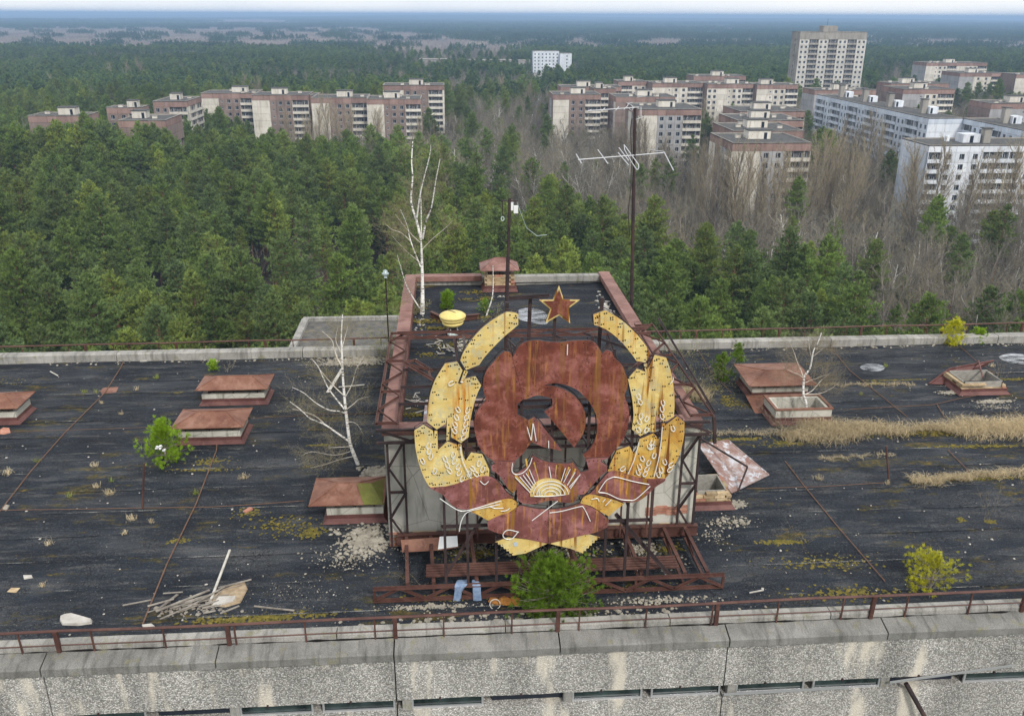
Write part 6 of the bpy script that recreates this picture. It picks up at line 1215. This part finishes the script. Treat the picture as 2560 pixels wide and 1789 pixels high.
cloth('jeans', rows([(1058, 1072, 1300, 14.42), (1058, 1078, 1308, 14.27), (1060, 1078, 1318, 14.22), (1060, 1079, 1336, 14.22), (1062, 1082, 1356, 14.2)]), 'blue jeans hung over the low girder, right piece')
p = dz(1110, 1354, RZ + .05); tag(lift(MB().tube([(p.x + .1 * math.cos(a), p.y + .06 * math.sin(a), p.z + .07 * math.sin(a)) for a in np.linspace(0, 6.1, 16)], .009, 5).build('hoop', 'pale_wood'), p), 'thin pale hoop lying between the jeans and the green pine bush', 'hoop')
p = dz(1130, 1350, RZ); m = MB()
for k in range(5): m.rock((p.x + rr.gauss(0, .1), p.y + rr.gauss(0, .04), RZ + .05), .13, rr, .5)
tag(lift(m.build('drum_remains', 'rust_orange'), p), 'crumpled orange rusted drum under the girder left of the pine bush', 'drum')
for (x, y0, y1, lb) in ((868, 825, 882, 'tall white strip leaning on the left wall of the pavilion'), (863, 888, 916, 'short white strip below the tall one at the left pavilion wall')):
    a, b_ = dz(x, y0, 50.5), dz(x - 3, y1, 50.5); MB(); tag(lift(MB().box(-1.62, -1.54, b_.y, a.y, 50.3, 50.34).build('white_strip', 'cap_white'), (-1.58, b_.y, 50.3)), lb, 'plastic strip')
m = MB()
for _ in range(60):
    c = dz(1035 + rr.gauss(0, 35), 775 + rr.gauss(0, 10), PZ + .04); a = rr.uniform(0, 3.1); d = Vector((math.cos(a), math.sin(a), 0)) * rr.uniform(.04, .16); m.bar(c - d, c + d, .014)
for _ in range(14):
    c = dz(935 + rr.gauss(0, 12), 895 + rr.gauss(0, 14), PZ + .04); a = rr.uniform(0, 3.1); d = Vector((math.cos(a), math.sin(a), 0)) * rr.uniform(.05, .2); m.bar(c - d, c + d, .014)
m.build('splinters', 'pale_wood', kind='stuff')
# ------------------------------------------------------------------ planting
def blocked(x, y, pad=2.5):
    for (x0, x1, y0, y1) in FOOT:
        if x0 - pad < x < x1 + pad and y0 - pad - 1.5 < y < y1 + pad: return True
    return False
def scatter(name, pts, protos, label, cat):
    """one mass: points that carry their tree, turn and size; geometry nodes put the trees on them"""
    me = bpy.data.meshes.new(name); a = np.array([p[:3] for p in pts], dtype=np.float32); me.vertices.add(len(a)); me.vertices.foreach_set('co', a.ravel())
    for nm, ty, ix in (('rot', 'FLOAT', 3), ('scl', 'FLOAT', 4), ('var', 'INT', 5)):
        t = me.attributes.new(nm, ty, 'POINT'); t.data.foreach_set('value', np.array([p[ix] for p in pts], dtype=np.float32 if ty == 'FLOAT' else np.int32))
    o = put(name, me, kind='stuff'); o['label'] = label; o['category'] = cat
    ng = bpy.data.node_groups.new(name, 'GeometryNodeTree'); ng.interface.new_socket('Geometry', in_out='INPUT', socket_type='NodeSocketGeometry'); ng.interface.new_socket('Geometry', in_out='OUTPUT', socket_type='NodeSocketGeometry')
    n = ng.nodes.new; l = ng.links.new; gi = n('NodeGroupInput'); go = n('NodeGroupOutput'); jn = n('GeometryNodeJoinGeometry')
    def att(nm, ty):
        a = n('GeometryNodeInputNamedAttribute'); a.data_type = ty; a.inputs['Name'].default_value = nm
        return [q for q in a.outputs if q.enabled and q.name == 'Attribute'][0]
    ar, as_, av = att('rot', 'FLOAT'), att('scl', 'FLOAT'), att('var', 'INT'); cx = n('ShaderNodeCombineXYZ'); l(ar, cx.inputs['Z'])
    for i, ob in enumerate(protos):
        cmp_ = n('FunctionNodeCompare'); cmp_.data_type = 'INT'; cmp_.operation = 'EQUAL'
        ins = [q for q in cmp_.inputs if q.enabled]; l(av, ins[0]); ins[1].default_value = i
        oi = n('GeometryNodeObjectInfo'); oi.inputs['Object'].default_value = ob; oi.inputs['As Instance'].default_value = True
        ip = n('GeometryNodeInstanceOnPoints'); l(gi.outputs[0], ip.inputs['Points']); l(cmp_.outputs[0], ip.inputs['Selection']); l(oi.outputs['Geometry'], ip.inputs['Instance'])
        l(cx.outputs[0], ip.inputs['Rotation']); l(as_, ip.inputs['Scale']); l(ip.outputs[0], jn.inputs[0])
    l(jn.outputs[0], go.inputs[0]); md = o.modifiers.new('trees', 'NODES'); md.node_group = ng; return o

near_p = []; near_b = []; far_p = []; far_b = []
rg = np.random.default_rng(77)
def inview(x, y, m=.70): return abs(x - y * math.tan(YAW)) < y * m + 30
def cells(y0, y1, step, m=.70):
    y = y0
    while y < y1:
        w = y * m + 30; x = y * math.tan(YAW) - w
        while x < y * math.tan(YAW) + w:
            yield x + rg.uniform(-.48, .48) * step, y + rg.uniform(-.48, .48) * step; x += step
        y += step
CLEAR = [[(600, 470), (700, 440), (900, 520), (890, 700), (690, 700), (640, 560)], [(300, 560), (400, 560), (420, 700), (330, 700)]]
LONE = dz(577, 566, 11.)
for x, y in cells(72, 560, 4.6):
    if abs(proj(x, y, 12.)[0] - 577) < 78 and LONE.y - 42 < y < LONE.y + 5: continue
    if blocked(x, y): continue
    p = pine_p(x, y, 22.); sx, sy = proj(x, y, 19.)
    if psea(x, y) < -1.35 and rg.random() < .75: continue                    # small clearings
    sx, sy = proj(x, y, 12.)
    if any(inpoly(sx, sy, c_) for c_ in CLEAR) and rg.random() < .78: continue
    see = -40 < sx < 2340 and sy < 800
    if rg.random() < p:
        (near_p if see else far_p).append((x, y, 0, rg.uniform(0, 6.28), rg.uniform(.62, 1.14), rg.integers(0, 7)))
    elif rg.random() < .97:
        (near_b if see else far_b).append((x, y, 0, rg.uniform(0, 6.28), rg.uniform(.7, 1.15), rg.choice([2, 3, 4, 3, 2, 4, 5, 3, 4, 2, 5, 7, 6])))
for x, y in cells(560, 1300, 6.2):
    if blocked(x, y): continue
    (far_p if rg.random() < pine_p(x, y) else far_b).append((x, y, 0, rg.uniform(0, 6.28), rg.uniform(.8, 1.1), -1))
def pick(lst, n):
    lst = sorted(lst, key=lambda p: p[0] ** 2 + p[1] ** 2); return lst[:n], lst[n:]
for _ in range(110):      # taller pines that hide the lower storeys of the left blocks
    x, y = rg.uniform(-150, -88), rg.uniform(280, 300)
    if not blocked(x, y, .5): near_p.append((x, y, 0, rg.uniform(0, 6.28), rg.uniform(1.12, 1.3), rg.integers(0, 7)))
for _ in range(34):
    x, y = rg.uniform(-150, -110), rg.uniform(303, 317)
    if not blocked(x, y, .5): near_p.append((x, y, 0, rg.uniform(0, 6.28), rg.uniform(1.1, 1.3), rg.integers(0, 7)))
near_p = [(*p[:4], p[4] * .66, p[5]) if -90 < p[0] < -4 and 335 < p[1] < 402 else p for p in near_p]
near_p, restp = pick(near_p, 290); near_b, restb = pick(near_b, 225)
# nearest 290 pines: a trunk and a crown each
for i, (x, y, z, r, s, v) in enumerate(near_p):
    e = thing('pine_tree', (x, y, z), 'tall green pine with a bare reddish trunk in the dense wood behind the roof', 'pine tree', 'pines of the wood behind the roof', r); e.scale = (s, s, s)
    put('crown', PINES[v][0], e); put('trunk', PINES[v][1], e)
BL = {'tree': ('leafless grey brown tree in the thicket between the pines and the apartment blocks', 'bare trees before the apartment blocks'),
      'round': ('leafless tree with a round fan of pale branches among the wood', 'round bare trees in the wood'),
      'birch': ('leafless birch with a thin white trunk standing in the thicket', 'bare birches in the thicket'),
      'poplar': ('tall narrow leafless poplar with upright tan branches before the apartment blocks', 'poplars before the apartment blocks')}
for (x, y, z, r, s, v) in near_b:
    kd, me = BARE[v]; o = put('bare_tree' if kd != 'birch' else 'birch_tree', me, loc=(x, y, z), rz=r); o.scale = (s, s, s); tag(o, BL[kd][0], 'birch' if kd == 'birch' else 'tree', BL[kd][1])
# poplars in rows at the blocks: display px of each foot
POP = [(560, 268, 1.), (585, 300, 1.), (716, 388, 1), (742, 384, 1.05), (772, 392, 1), (787, 388, .9), (840, 396, 1), (858, 402, .9), (665, 380, .9), (690, 392, .8), (930, 396, .9), (1432, 425, .9), (1452, 430, 1), (1390, 420, .8), (1475, 440, .8), (1190, 290, .9), (1170, 305, .8), (1592, 585, 1.05), (1612, 592, 1.), (1636, 590, 1.1), (1655, 596, 1.15), (1572, 560, 1.), (1700, 596, 1.05), (1722, 590, 1.), (1680, 580, .9), (1556, 540, .9),
       (1760, 575, 1.05), (1800, 570, 1.1), (1822, 560, 1.1), (1850, 560, 1.1), (1905, 560, 1.1), (1888, 575, 1.05), (1870, 590, 1.), (1780, 590, .95), (2040, 588, 1.15), (2062, 600, 1.1), (2130, 600, 1.05), (2190, 596, 1.), (2245, 588, 1.2), (2270, 584, 1.15), (2010, 570, 1.0), (2290, 600, 1.1),
       (1880, 400, .9), (1935, 430, 1), (1960, 455, 1.), (1905, 440, .9), (1620, 280, .9), (1606, 290, .8), (1580, 340, .9), (255, 225, .9), (292, 222, 1.), (322, 218, 1.), (130, 255, .9), (2160, 220, .9), (2140, 230, .8), (1015, 280, .8), (1050, 270, .8), (1120, 260, .9)]
for i, (sx, sy, s) in enumerate(POP):
    p = dz(sx, sy, 0.); kd, me = BARE[i % 2]
    if blocked(p.x, p.y, .5): p.y -= 6
    o = put('poplar_tree', me, loc=(p.x, p.y, 0), rz=i * 1.7); o.scale = (s * .95, s * .95, s * 1.08); tag(o, BL[kd][0], 'poplar tree', BL[kd][1])
me = BARE[5][1]; p = dz(575, 760, 0.)
p = LONE; o = put('bare_tree', me, loc=(p.x, p.y, 0), rz=1.); o.scale = (1.6, 1.6, 1.3); tag(o, 'large round leafless tree with pale fanning branches standing alone among the green pines', 'tree')
for (sx, sy, zz, s_, lb) in ((2246, 505, 9, 1.15, 'olive yellow budding willow at the right edge below the nearest white block'), (1012, 388, 9, .6, 'small olive round tree among the pines beside the tall rooftop birch'), (2190, 232, 9, .8, 'yellowish budding tree between the pink blocks at upper right'), (1088, 300, 10, .35, 'small bright yellow crown in the bare thicket left of the blocks')):
    g = Geo(); bare(g, R, 13, 'round', fine=.9, wmin=.03); P_ = g.V[-1].reshape(-1, 3, 3)[:, 2]; P_ = P_[P_[:, 2] > 4][::2]; g.tufts(P_, np.tile([0, 0, .6], (len(P_), 1)), np.full(len(P_), .38), .07, 2, R, 2, .9)
    p = dz(sx, sy, zz); o = put('willow_tree', g.mesh('willow', ['grey_bark', 'twigs_poplar', 'willow_buds']), loc=(p.x, p.y, 0)); o.scale = (s_, s_, s_); tag(o, lb, 'tree')
# the remaining pines and bare trees as two masses
lod = lambda p: (p[0], p[1], p[2], p[3], p[4], p[5])
PROT_P = [unlinked('pine_tree', None) for _ in ()]
def joined(i):
    cr, tr = PINES[i]; g = []
    for me in (cr, tr):
        V = np.empty(len(me.vertices) * 3, np.float32); me.vertices.foreach_get('co', V); T = np.empty(len(me.loops), np.int32); me.loops.foreach_get('vertex_index', T)
        M = np.empty(len(me.polygons), np.int32); me.polygons.foreach_get('material_index', M); C = np.empty(len(me.polygons), np.float32); me.attributes['tint'].data.foreach_get('value', C); g.append((V.reshape(-1, 3), T.reshape(-1, 3), M, C))
    return np_mesh('pine_whole', np.concatenate([g[0][0], g[1][0]]), np.concatenate([g[0][1], g[1][1] + len(g[0][0])]), np.concatenate([g[0][2], g[1][2]]), np.concatenate([g[0][3], g[1][3]]), ['pine_bark', 'needles'])
PJ = [unlinked('pine_tree', joined(i)) for i in range(7)]; protos_p = PJ + P1          # 0-6 near, 7-11 middle, 12-14 stands, 15-17 woods
protos_b = [unlinked('bare_tree', me) for kd, me in BARE] + B1                         # 0-7 near, 8-12 middle, 13-15 stands, 16-18 woods
allp = restp + [p if p[5] >= 0 else (*p[:5], rg.integers(7, 12)) for p in far_p]; allb = restb + [p if p[5] >= 0 else (*p[:5], rg.integers(8, 13)) for p in far_b]
for x, y in cells(1310, 3700, 42, .66):
    if blocked(x, y, 22): continue
    z = gz(x, y)
    if rg.random() < pine_p(x, y, 17.): allp.append((x, y, z, rg.uniform(0, 6.28), 1., rg.integers(12, 15)))
    else: allb.append((x, y, z, rg.uniform(0, 6.28), 1., rg.integers(13, 16)))
for x, y in cells(3700, 17500, 140, .64):
    z = gz(x, y); q = pine_p(x, y, 17.)
    q = min(1, max(0, q + .3 * math.sin(x / 420 + y / 900) * math.sin(x / 900 - y / 2100) * (y < 11000)))
    if rg.random() < q: allp.append((x, y, z, rg.uniform(0, 6.28), 1., rg.integers(15, 18)))
    else: allb.append((x, y, z, rg.uniform(0, 6.28), 1., rg.integers(16, 19)))
print('trees', len(near_p), len(near_b), len(allp), len(allb))
scatter('pine_forest', allp, protos_p, 'dark green pine forest reaching from the roof to the hazy horizon', 'forest')
scatter('bare_forest', allb, protos_b, 'grey brown leafless woodland between the pines and round the apartment blocks', 'woodland')
# the air between here and the horizon
hz = MB().box(-23900, 23900, -1400, 25900, -60, 78).build('haze', 'joint', kind='stuff'); hz.data.materials.clear()
hm = bpy.data.materials.new('haze_air'); hm.use_nodes = True; t = hm.node_tree; t.nodes.clear(); pv = t.nodes.new('ShaderNodeVolumePrincipled'); ou = t.nodes.new('ShaderNodeOutputMaterial')
pv.inputs['Color'].default_value = HAZE_COL; pv.inputs['Density'].default_value = HAZE_D; pv.inputs['Anisotropy'].default_value = 0.
t.links.new(pv.outputs[0], ou.inputs['Volume']); hz.data.materials.append(hm)
